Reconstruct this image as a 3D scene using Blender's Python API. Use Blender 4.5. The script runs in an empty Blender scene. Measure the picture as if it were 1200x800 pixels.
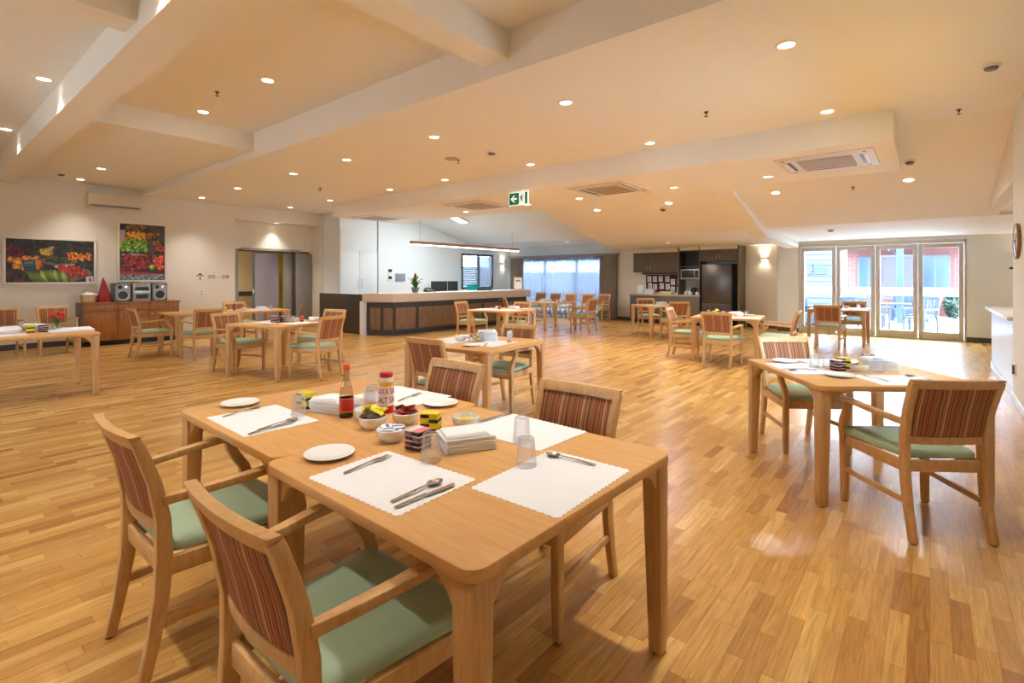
import bpy, bmesh, math, random
import numpy as np
from mathutils import Vector, Matrix

random.seed(7)
sc = bpy.context.scene
COL = sc.collection
PI = math.pi

# ------------------------------------------------------------------ camera
cam_d = bpy.data.cameras.new('camera')
cam = bpy.data.objects.new('camera', cam_d); COL.objects.link(cam)
cam.location = (0, 0, 1.405)
cam.rotation_euler = (PI/2, 0, math.radians(39.42))
cam_d.sensor_width = 36.0
cam_d.lens = 36.0*596/1200
cam_d.shift_y = (326-400)/1200
cam_d.clip_start = 0.05; cam_d.clip_end = 200
sc.camera = cam

def portal(loc, rot, sx, sy):
    d = bpy.data.lights.new('window_portal', 'AREA'); d.shape = 'RECTANGLE'; d.size = sx; d.size_y = sy; d.cycles.is_portal = True
    o = bpy.data.objects.new('window_portal', d); COL.objects.link(o); o.location = loc; o.rotation_euler = rot
# ------------------------------------------------------------------ world, sun, exposure
LAMP_W = 60.0                    # one ceiling downlight
LAMP_C = (1.0, 0.975, 0.93)
COOL_C = (0.86, 0.95, 1.0)
w = bpy.data.worlds.new('world'); sc.world = w; w.use_nodes = True
bg = w.node_tree.nodes['Background']
bg.inputs['Color'].default_value = (0.62, 0.81, 1.0, 1)
bg.inputs['Strength'].default_value = 34.0
sd = bpy.data.lights.new('sun', 'SUN'); sd.energy = 3.0; sd.angle = 0.02; sd.color = (1, .97, .92)
sun = bpy.data.objects.new('sun', sd); COL.objects.link(sun)
sun.rotation_euler = (math.radians(28), math.radians(24), 0)
portal((-1.02, 15.2, 1.15), (-PI/2, 0, 0), 3.2, 2.2)         # sampling guides in the glazed openings
portal((-10.6, 15.9, 1.15), (-PI/2, 0, 0), 3.7, 1.95)
portal((.92, 5.4, 1.7), (0, PI/2, 0), 1.0, 2.2)
for x in (-6.75,): portal((x, -3.68, 1.8), (PI/2, 0, 0), 2.5, 1.0)
vs = sc.view_settings
vs.view_transform = 'Standard'; vs.look = 'None'; vs.gamma = 1.0; vs.exposure = 0.2
vs.use_curve_mapping = False
sc.cycles.sample_clamp_indirect = 20.0; sc.cycles.caustics_reflective = False; sc.cycles.caustics_refractive = False

# ------------------------------------------------------------------ materials
def lin(c):
    return tuple((v/12.92 if v <= .04045 else ((v+.055)/1.055)**2.4) for v in [x/255 for x in c]) + (1,)
MATS = {}
def mat(name, rgb=(200, 200, 200), rough=.5, metal=0, spec=.5, noise=0, nscale=30, bump=0, emit=0, alpha=None):
    if name in MATS: return MATS[name]
    m = bpy.data.materials.new(name); m.use_nodes = True
    nt = m.node_tree; b = nt.nodes['Principled BSDF']
    c = lin(rgb)
    b.inputs['Base Color'].default_value = c
    b.inputs['Roughness'].default_value = rough
    b.inputs['Metallic'].default_value = metal
    b.inputs['Specular IOR Level'].default_value = spec
    if noise or bump:
        tc = nt.nodes.new('ShaderNodeTexCoord')
        nz = nt.nodes.new('ShaderNodeTexNoise'); nz.inputs['Scale'].default_value = nscale; nz.inputs['Detail'].default_value = 4
        nt.links.new(tc.outputs['Object'], nz.inputs['Vector'])
        if noise:
            mx = nt.nodes.new('ShaderNodeMix'); mx.data_type = 'RGBA'
            mx.inputs['A'].default_value = tuple(v*(1-noise) for v in c[:3])+(1,)
            mx.inputs['B'].default_value = tuple(min(1, v*(1+noise)) for v in c[:3])+(1,)
            nt.links.new(nz.outputs['Fac'], mx.inputs['Factor'])
            nt.links.new(mx.outputs['Result'], b.inputs['Base Color'])
        if bump:
            bp = nt.nodes.new('ShaderNodeBump'); bp.inputs['Strength'].default_value = bump; bp.inputs['Distance'].default_value = .01
            nt.links.new(nz.outputs['Fac'], bp.inputs['Height']); nt.links.new(bp.outputs['Normal'], b.inputs['Normal'])
    if emit:
        b.inputs['Emission Color'].default_value = c; b.inputs['Emission Strength'].default_value = emit
    MATS[name] = m
    return m

def wood(name, a, b_, scale=(6, 6, .7), rough=.38, ns=9, coord='Object', spec=.4):
    if name in MATS: return MATS[name]
    m = bpy.data.materials.new(name); m.use_nodes = True
    nt = m.node_tree; b = nt.nodes['Principled BSDF']; N = nt.nodes.new
    tc = N('ShaderNodeTexCoord'); mp = N('ShaderNodeMapping'); mp.inputs['Scale'].default_value = scale
    nz = N('ShaderNodeTexNoise'); nz.inputs['Scale'].default_value = ns; nz.inputs['Detail'].default_value = 5; nz.inputs['Distortion'].default_value = .6
    cr = N('ShaderNodeValToRGB'); cr.color_ramp.elements[0].color = lin(a); cr.color_ramp.elements[1].color = lin(b_)
    cr.color_ramp.elements[0].position = .3; cr.color_ramp.elements[1].position = .72
    nt.links.new(tc.outputs[coord], mp.inputs['Vector']); nt.links.new(mp.outputs['Vector'], nz.inputs['Vector'])
    nt.links.new(nz.outputs['Fac'], cr.inputs['Fac']); nt.links.new(cr.outputs['Color'], b.inputs['Base Color'])
    b.inputs['Roughness'].default_value = rough; b.inputs['Specular IOR Level'].default_value = spec
    MATS[name] = m
    return m

PW = .066                                                    # width of one floor strip
def row_len(i): v = i*.377; return .32+.26*(v-math.floor(v))
def row_off(i): v = i*.618034; return (v-math.floor(v))*2.0
def floor_mat():
    m = bpy.data.materials.new('strip_floor'); m.use_nodes = True
    nt = m.node_tree; b = nt.nodes['Principled BSDF']; N = nt.nodes.new; K = nt.links.new
    def math_(op, a, c=None):
        n = N('ShaderNodeMath'); n.operation = op
        for k, v in enumerate((a, c)):
            if v is None: continue
            if isinstance(v, (int, float)): n.inputs[k].default_value = v
            else: K(v, n.inputs[k])
        return n.outputs[0]
    ge = N('ShaderNodeNewGeometry'); sp = N('ShaderNodeSeparateXYZ'); K(ge.outputs['Position'], sp.inputs[0])
    X, Y = sp.outputs[0], sp.outputs[1]
    i = math_('FLOOR', math_('DIVIDE', X, PW))
    L = math_('ADD', math_('MULTIPLY', math_('FRACT', math_('MULTIPLY', i, .377)), .26), .32)
    o = math_('MULTIPLY', math_('FRACT', math_('MULTIPLY', i, .618034)), 2.0)
    j = math_('FLOOR', math_('DIVIDE', math_('ADD', Y, o), L))
    cb = N('ShaderNodeCombineXYZ'); K(i, cb.inputs[0]); K(j, cb.inputs[1])
    wn = N('ShaderNodeTexWhiteNoise'); wn.noise_dimensions = '2D'; K(cb.outputs[0], wn.inputs['Vector'])
    cr = N('ShaderNodeValToRGB'); e = cr.color_ramp.elements
    e[0].position = 0; e[0].color = lin((168, 116, 57)); e[1].position = 1; e[1].color = lin((224, 178, 104))
    for p, c in ((.07, (180, 128, 64)), (.22, (196, 144, 75)), (.6, (205, 154, 82)), (.85, (214, 165, 92))):
        q = e.new(p); q.color = lin(c)
    K(wn.outputs['Value'], cr.inputs['Fac'])
    mp = N('ShaderNodeMapping'); mp.inputs['Scale'].default_value = (42, 2.4, 1); K(ge.outputs['Position'], mp.inputs['Vector'])
    ad = N('ShaderNodeVectorMath'); ad.operation = 'ADD'; K(mp.outputs[0], ad.inputs[0])
    sc_ = N('ShaderNodeVectorMath'); sc_.operation = 'SCALE'; sc_.inputs['Scale'].default_value = 37.0; K(wn.outputs['Color'], sc_.inputs[0]); K(sc_.outputs[0], ad.inputs[1])
    nz = N('ShaderNodeTexNoise'); nz.inputs['Scale'].default_value = 1.6; nz.inputs['Detail'].default_value = 6; nz.inputs['Distortion'].default_value = 1.2
    K(ad.outputs[0], nz.inputs['Vector'])
    mr = N('ShaderNodeMapRange'); mr.inputs['From Min'].default_value = .3; mr.inputs['From Max'].default_value = .72
    mr.inputs['To Min'].default_value = .74; mr.inputs['To Max'].default_value = 1.16; K(nz.outputs['Fac'], mr.inputs['Value'])
    mx = N('ShaderNodeVectorMath'); mx.operation = 'SCALE'; K(cr.outputs['Color'], mx.inputs[0]); K(mr.outputs[0], mx.inputs['Scale'])
    K(mx.outputs[0], b.inputs['Base Color'])
    b.inputs['Roughness'].default_value = .27; b.inputs['Specular IOR Level'].default_value = .5
    return m

def stripe_mat():
    m = bpy.data.materials.new('striped_upholstery'); m.use_nodes = True
    nt = m.node_tree; b = nt.nodes['Principled BSDF']; N = nt.nodes.new; K = nt.links.new
    tc = N('ShaderNodeTexCoord'); sp = N('ShaderNodeSeparateXYZ'); K(tc.outputs['Object'], sp.inputs[0])
    mu = N('ShaderNodeMath'); mu.operation = 'MULTIPLY'; mu.inputs[1].default_value = 210; K(sp.outputs[0], mu.inputs[0])
    fl = N('ShaderNodeMath'); fl.operation = 'FLOOR'; K(mu.outputs[0], fl.inputs[0])
    md = N('ShaderNodeMath'); md.operation = 'FLOORED_MODULO'; md.inputs[1].default_value = 26; K(fl.outputs[0], md.inputs[0])
    dv = N('ShaderNodeMath'); dv.operation = 'DIVIDE'; dv.inputs[1].default_value = 26; K(md.outputs[0], dv.inputs[0])
    cr = N('ShaderNodeValToRGB'); cr.color_ramp.interpolation = 'CONSTANT'
    R, D, T, B, O, W, G = (162, 88, 52), (80, 50, 38), (178, 128, 84), (134, 82, 50), (194, 118, 64), (208, 178, 138), (122, 94, 76)
    seq = [R, D, O, R, B, T, G, R, B, D, T, O, R, B, T, R, W, T, B, R, O, D, R, T, B, O]
    e = cr.color_ramp.elements
    e[0].color = lin(seq[0]); e[1].position = 1/26; e[1].color = lin(seq[1])
    for k in range(2, 26):
        q = e.new(k/26); q.color = lin(seq[k])
    K(dv.outputs[0], cr.inputs['Fac']); K(cr.outputs['Color'], b.inputs['Base Color'])
    b.inputs['Roughness'].default_value = .8
    return m

def glass_mat(name, tint=(1, 1, 1), refl=.12, rough=.02, milk=0):
    m = bpy.data.materials.new(name); m.use_nodes = True
    nt = m.node_tree; nt.nodes.clear(); N = nt.nodes.new; K = nt.links.new
    o = N('ShaderNodeOutputMaterial'); t = N('ShaderNodeBsdfTransparent'); g = N('ShaderNodeBsdfGlossy'); mx = N('ShaderNodeMixShader')
    t.inputs[0].default_value = tint+(1,); g.inputs['Roughness'].default_value = rough
    fr = N('ShaderNodeLayerWeight'); fr.inputs['Blend'].default_value = .35
    mr = N('ShaderNodeMapRange'); mr.inputs['To Min'].default_value = refl*.4; mr.inputs['To Max'].default_value = min(1, refl*4)
    K(fr.outputs['Fresnel'], mr.inputs['Value']); K(mr.outputs[0], mx.inputs[0]); K(t.outputs[0], mx.inputs[1]); K(g.outputs[0], mx.inputs[2])
    if milk:
        d = N('ShaderNodeBsdfTranslucent'); d.inputs[0].default_value = (.9, .9, .94, 1); m2 = N('ShaderNodeMixShader'); m2.inputs[0].default_value = milk
        K(mx.outputs[0], m2.inputs[1]); K(d.outputs[0], m2.inputs[2]); K(m2.outputs[0], o.inputs[0])
    else: K(mx.outputs[0], o.inputs[0])
    MATS[name] = m
    return m

def sheer_mat():
    m = bpy.data.materials.new('sheer_fabric'); m.use_nodes = True
    nt = m.node_tree; nt.nodes.clear(); N = nt.nodes.new; K = nt.links.new
    o = N('ShaderNodeOutputMaterial'); t = N('ShaderNodeBsdfTransparent'); tr = N('ShaderNodeBsdfTranslucent'); d = N('ShaderNodeBsdfDiffuse')
    a = N('ShaderNodeMixShader'); c = N('ShaderNodeMixShader')
    t.inputs[0].default_value = (.8, .86, 1, 1); tr.inputs[0].default_value = (.10, .11, .14, 1); d.inputs[0].default_value = (.5, .5, .52, 1)
    a.inputs[0].default_value = .45; c.inputs[0].default_value = .965
    K(tr.outputs[0], a.inputs[1]); K(d.outputs[0], a.inputs[2]); K(t.outputs[0], c.inputs[1]); K(a.outputs[0], c.inputs[2]); K(c.outputs[0], o.inputs[0])
    return m

def attr_mat(name, rough=.45):
    m = bpy.data.materials.new(name); m.use_nodes = True
    nt = m.node_tree; b = nt.nodes['Principled BSDF']
    a = nt.nodes.new('ShaderNodeVertexColor'); a.layer_name = 'print'
    nt.links.new(a.outputs['Color'], b.inputs['Base Color']); b.inputs['Roughness'].default_value = rough
    return m

def brick_mat():
    m = bpy.data.materials.new('red_brickwork'); m.use_nodes = True
    nt = m.node_tree; b = nt.nodes['Principled BSDF']; N = nt.nodes.new; K = nt.links.new
    tc = N('ShaderNodeTexCoord'); mp = N('ShaderNodeMapping'); mp.inputs['Rotation'].default_value = (PI/2, 0, 0)
    br = N('ShaderNodeTexBrick'); br.inputs['Scale'].default_value = 1
    br.inputs['Brick Width'].default_value = .24; br.inputs['Row Height'].default_value = .086; br.inputs['Mortar Size'].default_value = .01
    br.inputs['Color1'].default_value = lin((112, 52, 46)); br.inputs['Color2'].default_value = lin((96, 42, 36)); br.inputs['Mortar'].default_value = lin((112, 92, 84))
    K(tc.outputs['Object'], mp.inputs[0]); K(mp.outputs[0], br.inputs['Vector']); K(br.outputs['Color'], b.inputs['Base Color']); b.inputs['Roughness'].default_value = .9
    return m

W_WALL = mat('cream_wall_paint', (232, 223, 206), .75, noise=.02, nscale=3)
W_CEIL = mat('ceiling_paint', (246, 241, 233), .8, noise=.015, nscale=2)
W_OFF = mat('white_wall_paint', (233, 238, 238), .7, noise=.02, nscale=3)  # office paint; on the door and right walls it stands in for daylight
W_SKIRT = mat('dark_skirting', (84, 76, 68), .5, noise=.05)
W_CORR = mat('corridor_paint', (214, 186, 140), .7, noise=.03, nscale=4)
FLOOR = floor_mat()
STRIPE = stripe_mat()
BEECH = wood('beech_frame', (200, 154, 98), (220, 176, 120), (5, 5, 1.2))
TTOP = wood('beech_tabletop', (210, 156, 94), (224, 174, 110), (1.0, 9, 9), rough=.45, ns=4, spec=.3)
TEDGE = wood('beech_leg', (198, 150, 96), (216, 170, 114), (7, 7, .6))
CABW = wood('sideboard_wood', (150, 96, 48), (178, 120, 66), (5, 5, .8), rough=.42, ns=5)
DESKW = wood('desk_panel_wood', (112, 84, 60), (146, 114, 84), (9, 9, .6), rough=.55, ns=7)
PENDW = wood('pendant_wood', (176, 132, 100), (198, 156, 122), (6, .8, 6))
VINYL = mat('sage_green_vinyl', (162, 184, 150), .42, noise=.04, nscale=12, bump=.05)
BLACK = mat('black_plastic', (24, 23, 24), .4)
DARK = mat('dark_laminate', (66, 58, 50), .5, noise=.05)
WHITE = mat('white_gloss', (238, 238, 236), .3)
PAPER = mat('white_paper', (240, 240, 240), .85, noise=.01)
CHINA = mat('white_china', (244, 243, 240), .18)
STEEL = mat('brushed_steel', (176, 176, 178), .28, metal=1, noise=.08, nscale=60)
CHROME = mat('polished_steel', (186, 180, 172), .22, metal=1)
FRAMEP = mat('taupe_frame', (200, 192, 180), .45)
GLASS = glass_mat('clear_glass', (.96, .98, 1), .10)
TUMB = glass_mat('tumbler_plastic', (.985, .987, .995), .07, .12, .09)
KITCH = mat('grey_brown_laminate', (96, 86, 72), .5, noise=.06, nscale=6)
PAINTW = mat('frame_white', (236, 226, 208), .5)
SHEER = sheer_mat()
def film_mat():
    m = bpy.data.materials.new('frosted_film'); m.use_nodes = True
    nt = m.node_tree; nt.nodes.clear(); N = nt.nodes.new; K = nt.links.new
    o = N('ShaderNodeOutputMaterial'); tr = N('ShaderNodeBsdfTranslucent'); d = N('ShaderNodeBsdfDiffuse'); a = N('ShaderNodeMixShader')
    tr.inputs[0].default_value = (.8, .82, .86, 1); d.inputs[0].default_value = (.85, .86, .88, 1); a.inputs[0].default_value = .3
    K(tr.outputs[0], a.inputs[1]); K(d.outputs[0], a.inputs[2]); K(a.outputs[0], o.inputs[0])
    return m
FILM = film_mat()
DRAPE = mat('grey_brown_drape', (158, 146, 134), .9, noise=.08, nscale=25)
LENS = mat('lamp_lens', (255, 240, 214), .4, emit=9)
LED = mat('cool_led', (240, 248, 255), .4, emit=6)
TRIMW = mat('lamp_trim', (240, 236, 230), .4)
PRINT = attr_mat('poster_print')
SILVER = mat('silver_plastic', (168, 165, 158), .35, metal=.4)
RED = mat('red_plastic', (206, 30, 34), .35)
YEL = mat('yellow_wrap', (236, 214, 40), .45)
ORANGE = mat('orange_cap', (240, 84, 26), .4)
SAUCE = mat('dark_sauce', (46, 22, 16), .2)
BLUE = mat('blue_print', (62, 92, 176), .5)
LEAFG = mat('leaf_green', (64, 116, 48), .5, noise=.35, nscale=20)
HEDGE = mat('hedge_green', (34, 56, 42), .6, noise=.4, nscale=4)
GREYD = mat('grey_door', (146, 142, 134), .5, noise=.03)
GREENX = mat('exit_green', (0, 122, 78), .4, emit=.25)
EXITW = mat('exit_white', (240, 250, 246), .4, emit=.7)
GRILL = mat('grille_beige', (176, 156, 128), .6, noise=.05, nscale=90)
CONC = mat('pale_concrete', (196, 198, 202), .9, noise=.06, nscale=2)
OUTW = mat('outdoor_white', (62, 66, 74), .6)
TEAL = mat('slate_blue_fabric', (30, 46, 64), .8, noise=.08)
POSTB = mat('blue_grey_steel', (36, 56, 76), .5)
BRICK = brick_mat()

# ------------------------------------------------------------------ helpers
class MB:
    def __init__(s): s.v = []; s.f = []
    def add(s, vs_, fs): n = len(s.v); s.v += [tuple(p) for p in vs_]; s.f += [tuple(i+n for i in f) for f in fs]; return s
    def box(s, x0, y0, z0, x1, y1, z1):
        return s.add([(x0,y0,z0),(x1,y0,z0),(x1,y1,z0),(x0,y1,z0),(x0,y0,z1),(x1,y0,z1),(x1,y1,z1),(x0,y1,z1)],
                     [(3,2,1,0),(4,5,6,7),(0,1,5,4),(1,2,6,5),(2,3,7,6),(3,0,4,7)])
    def cbox(s, c, d): return s.box(c[0]-d[0]/2, c[1]-d[1]/2, c[2]-d[2]/2, c[0]+d[0]/2, c[1]+d[1]/2, c[2]+d[2]/2)
    def prism(s, poly, a, b, axis='z'):
        n = len(poly)
        def P(p, t): return (p[0], p[1], t) if axis == 'z' else ((p[0], t, p[1]) if axis == 'y' else (t, p[0], p[1]))
        return s.add([P(p, a) for p in poly]+[P(p, b) for p in poly],
                     [tuple(range(n))[::-1], tuple(range(n, 2*n))]+[(i, (i+1) % n, (i+1) % n+n, i+n) for i in range(n)])
    def loft(s, rings, cap=True, close=True):
        n = len(rings[0]); vs_ = [p for r in rings for p in r]; fs = []
        for k in range(len(rings)-1):
            for i in range(n if close else n-1):
                fs.append((k*n+i, k*n+(i+1) % n, (k+1)*n+(i+1) % n, (k+1)*n+i))
        if cap: fs += [tuple(range(n))[::-1], tuple(range((len(rings)-1)*n, len(rings)*n))]
        return s.add(vs_, fs)
    def lathe(s, prof, seg=20, c=(0, 0, 0), sx=1, sy=1, flute=0, cap=True):
        rings = []
        for r, z in prof:
            rings.append([(c[0]+sx*r*(1+(flute if k % 2 else 0))*math.cos(2*PI*k/seg), c[1]+sy*r*(1+(flute if k % 2 else 0))*math.sin(2*PI*k/seg), c[2]+z) for k in range(seg)])
        return s.loft(rings, cap)
    def sweep(s, path, w_, h_, side=(1, 0, 0)):
        P = [Vector(p) for p in path]; rings = []
        side = Vector(side) if side is not None else None
        for i, p in enumerate(P):
            t = (P[min(i+1, len(P)-1)]-P[max(i-1, 0)]).normalized()
            sd_ = side if side is not None else t.cross(Vector((0, 0, 1))).normalized()
            sd_ = (sd_-t*sd_.dot(t)).normalized(); n = t.cross(sd_)
            ww = w_[i] if isinstance(w_, (list, tuple)) else w_; hh = h_[i] if isinstance(h_, (list, tuple)) else h_
            rings.append([p+sd_*ww/2*a+n*hh/2*b for a, b in ((-1, -1), (1, -1), (1, 1), (-1, 1))])
        return s.loft(rings)
    def tube(s, path, r, seg=8):
        P = [Vector(p) for p in path]; rings = []
        for i, p in enumerate(P):
            t = (P[min(i+1, len(P)-1)]-P[max(i-1, 0)]).normalized()
            a = t.orthogonal().normalized(); b = t.cross(a)
            rr = r[i] if isinstance(r, (list, tuple)) else r
            rings.append([p+a*rr*math.cos(2*PI*k/seg)+b*rr*math.sin(2*PI*k/seg) for k in range(seg)])
        return s.loft(rings)
    def mesh(s, name, bevel=0, bseg=2, smooth=False, ang=35):
        bm = bmesh.new()
        vs_ = [bm.verts.new(p) for p in s.v]
        for f in s.f:
            try: bm.faces.new([vs_[i] for i in f])
            except ValueError: pass
        bmesh.ops.recalc_face_normals(bm, faces=bm.faces)
        if bevel:
            es = [e for e in bm.edges if len(e.link_faces) == 2 and e.calc_face_angle(0) > math.radians(ang)]
            bmesh.ops.bevel(bm, geom=es, offset=bevel, segments=bseg, affect='EDGES', profile=.5, clamp_overlap=True)
        me = bpy.data.meshes.new(name); bm.to_mesh(me); bm.free()
        if smooth:
            me.polygons.foreach_set('use_smooth', [True]*len(me.polygons))
            me.set_sharp_from_angle(angle=math.radians(40))
        return me
    def build(s, name, m, parent=None, bevel=0, smooth=False, **k):
        me = s.mesh(name, bevel, smooth=smooth or bevel > 0, **k); me.materials.append(m)
        return link(name, me, parent)
def link(name, data, parent=None):
    o = bpy.data.objects.new(name, data); COL.objects.link(o)
    if parent: o.parent = parent
    return o
def tag(o, label, cat, group=None):
    o['label'] = label; o['category'] = cat
    if group: o['group'] = group
    return o
def struct(o, label=None):
    o['kind'] = 'structure'
    if label: o['label'] = label
    return o
def thing(name, label, cat, loc=(0, 0, 0), rz=0, group=None):
    o = link(name, None); o.location = loc; o.rotation_euler = (0, 0, rz); o.empty_display_size = .1
    return tag(o, label, cat, group)
def dup(root, loc, rz, label=None, group=None, scale=None):
    def rec(o, par):
        c = o.copy(); COL.objects.link(c); c.parent = par
        for ch in o.children: rec(ch, c)
        return c
    c = rec(root, None); c.location = loc; c.rotation_euler = (0, 0, rz)
    if label: c['label'] = label
    if group: c['group'] = group
    if scale: c.scale = scale if isinstance(scale, tuple) else (scale,)*3
    return c
class Proto:
    """the first placing moves the prototype itself, later ones copy it"""
    def __init__(s, root): s.root = root; s.used = False
    def put(s, loc, rz, label, group=None, **k):
        if not s.used:
            s.used = True; r = s.root; r.location = loc; r.rotation_euler = (0, 0, rz); r['label'] = label
            if group: r['group'] = group
            return r
        return dup(s.root, loc, rz, label, group, **k)
def rrect(w_, d_, r, n=5, cx=0, cy=0):
    pts = []
    for (sx, sy, a0) in ((1, 1, 0), (-1, 1, 90), (-1, -1, 180), (1, -1, 270)):
        for k in range(n+1):
            a = math.radians(a0+90*k/n); pts.append((cx+sx*(w_/2-r)+r*math.cos(a), cy+sy*(d_/2-r)+r*math.sin(a)))
    return pts
def text_obj(name, s, size, m, parent=None, wrap=None, extrude=.0008):
    cu = bpy.data.curves.new(name+'_font', 'FONT'); cu.body = s; cu.size = size; cu.align_x = 'CENTER'; cu.align_y = 'CENTER'; cu.extrude = extrude; cu.resolution_u = 3
    t = bpy.data.objects.new(name+'_tmp', cu); COL.objects.link(t)
    bpy.context.view_layer.update()
    ev = t.evaluated_get(bpy.context.evaluated_depsgraph_get())
    me = bpy.data.meshes.new_from_object(ev); bpy.data.objects.remove(t); bpy.data.curves.remove(cu)
    me.materials.clear(); me.materials.append(m)
    if wrap:
        for v in me.vertices:
            a = v.co.x/wrap; r = wrap+.0006+v.co.z
            v.co = Vector((r*math.sin(a), -r*math.cos(a), v.co.y*1.55))
    return link(name, me, parent)

# ------------------------------------------------------------------ room shell
XL, XR, YB, YW, YD, ZC = -13.9, .73, -3.5, 15.7, 15.04, 3.30
def wallbox(name, x0, y0, z0, x1, y1, z1, m=W_WALL, label=None):
    return struct(MB().box(x0, y0, z0, x1, y1, z1).build(name, m), label)

# floor: a base and the separate strips near the camera
fl = struct(MB().prism([(-18, -4), (3.4, -4), (3.4, 15.1), (-3.16, 15.1), (-3.16, 15.84), (-18, 15.84)], -.12, -.0015).build('floor', FLOOR), 'honey-coloured timber strip floor')
fx, fy = -math.sin(math.radians(39.42)), math.cos(math.radians(39.42))
cand = []
for i in range(int(-6.6/PW), int(.66/PW)):
    L, o = row_len(i), row_off(i)
    for j in range(int((-.2+o)/L), int((6.0+o)/L)+1):
        x, y = (i+.5)*PW, (j+.5)*L-o
        d = fx*x+fy*y; r = fy*x-fx*y
        if .7 < d < 5.4 and abs(r) < 1.03*d+.25 and y < 5.6:
            cand.append((d, x, y, L))
cand.sort()
pm = {}
rest = MB()
for k, (d, x, y, L) in enumerate(cand):
    hx, hy = PW/2-.0004, L/2-.0004
    if k < 300:
        key = round(L, 5)
        if key not in pm:
            pm[key] = MB().loft([[(-hx,-hy,-.0035),(hx,-hy,-.0035),(hx,hy,-.0035),(-hx,hy,-.0035)], [(-hx,-hy,-.0006),(hx,-hy,-.0006),(hx,hy,-.0006),(-hx,hy,-.0006)],
                                 [(-hx+.0006,-hy+.0006,0),(hx-.0006,-hy+.0006,0),(hx-.0006,hy-.0006,0),(-hx+.0006,hy-.0006,0)]]).mesh('plank')
            pm[key].materials.append(FLOOR)
        p = link('plank', pm[key], fl); p.location = (x, y, 0)
    else:
        rest.box(x-hx, y-hy, -.003, x+hx, y+hy, 0)
o = rest.build('strip_planks', FLOOR, fl); o['kind'] = 'stuff'

# left wall with the recess for the corridor doors (opening Y 5.62..7.98)
wallbox('wall_left', XL-.15, YB, 0, XL, 5.62, 4.3)
wallbox('wall_left', XL-.15, 5.62, 2.95, XL, 7.98, 4.3)
wallbox('wall_left', XL-.6, 7.98, 0, XL, 8.1, 4.3)
wallbox('wall_recess', -14.5, 5.47, 0, XL-.15, 5.62, 3.1)
wallbox('wall_recess', -14.5, 5.62, 2.2, -14.36, 7.98, 3.1)
wallbox('ceiling', -14.5, 5.5, 2.95, XL-.15, 7.98, 3.1, W_CEIL)
wallbox('wall_recess', -14.5, 5.5, 0, -14.36, 5.82, 2.2)
# corridor behind the doors
wallbox('wall_corridor', -16.55, 4.5, 0, -16.4, 9.6, 2.7, W_CORR)
wallbox('wall_corridor', -16.55, 4.4, 0, -14.5, 4.5, 2.7, W_CORR)
wallbox('wall_corridor', -16.55, 9.6, 0, -14.5, 9.7, 2.7, W_CORR)
wallbox('wall_corridor', -14.5, 8.0, 0, -14.4, 9.6, 2.7, W_CORR)
wallbox('ceiling', -16.55, 4.4, 2.6, -14.5, 9.7, 2.7, W_CEIL)
# office side: white wall further right, set forward of the left wall
XO = -13.0
wallbox('wall_left', XL-.15, 8.1, 0, XL, 9.5, 4.3, W_OFF)
wallbox('wall_office', XL-.15, 9.4, 0, XO-.2, 9.5, 4.3, W_OFF)
wallbox('wall_office', XO-.2, 9.4, 0, XO, 12.95, 4.3, W_OFF)
wallbox('wall_office', XO-.2, 14.65, 0, XO, YW+.15, 4.3, W_OFF)
wallbox('wall_office', XO-.2, 12.95, 0, XO, 14.65, 1.02, W_OFF)
wallbox('wall_office', XO-.2, 12.95, 2.30, XO, 14.65, 4.3, W_OFF)
# far wall with the curtained window: X -13 .. -8.1 opening -12.4..-8.9 z 0.15..2.1
wallbox('wall_far', XO, YW, 0, -12.45, YW+.15, 4.3, W_OFF)
wallbox('wall_far', -12.45, YW, 2.12, -8.75, YW+.15, 4.3, W_OFF)
wallbox('wall_far', -12.45, YW, 0, -8.75, YW+.15, .16, W_OFF)
wallbox('wall_far', -8.75, YW, 0, -3.16, YW+.15, 4.3)
wallbox('wall_doors', -3.16, YD, 0, -2.66, YD+.82, 4.3, W_OFF)  # door wall whiter than its likely cream paint, brightness put into the colour
wallbox('wall_doors', -2.66, YD, 2.28, .62, YD+.15, 4.3, W_OFF)
wallbox('wall_doors', .62, YD, 0, 3.2, YD+.15, 4.3, W_OFF)
# right wall, servery opening Y 8.1..11, then open to the alcove
ZW0, ZW1 = 1.2, 2.2
RW = ((4.3, 6.5),)                                  # unseen window added to the right wall to let in cool daylight
wallbox('wall_right', XR, YB, 0, XR+.15, 8.1, ZW0, W_OFF)  # white instead of cream: cool daylight put into this wall's colour
wallbox('wall_right', XR, YB, ZW1, XR+.15, 8.1, 4.3, W_OFF)
for a, b in ((YB, RW[0][0]), (RW[0][1], 8.1)): wallbox('wall_right', XR, a, ZW0, XR+.15, b, ZW1, W_OFF)
for k, (a, b) in enumerate(RW):
    wr = struct(link('window_%d' % (3+k), None), 'unseen taupe-framed window added in the right wall for daylight')
    for y_ in (a, (a+b)/2-.03, b-.06): MB().box(XR+.06, y_, ZW0, XR+.12, y_+.06, ZW1).build('mullion', FRAMEP, wr)
    for z_ in (ZW0, ZW1-.06): MB().box(XR+.06, a+.06, z_, XR+.12, b-.06, z_+.06).build('rail', FRAMEP, wr)
    for p0, p1 in ((a+.06, (a+b)/2-.03), ((a+b)/2+.03, b-.06)): MB().box(XR+.088, p0, ZW0+.06, XR+.094, p1, ZW1-.06).build('pane', GLASS, wr)

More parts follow.
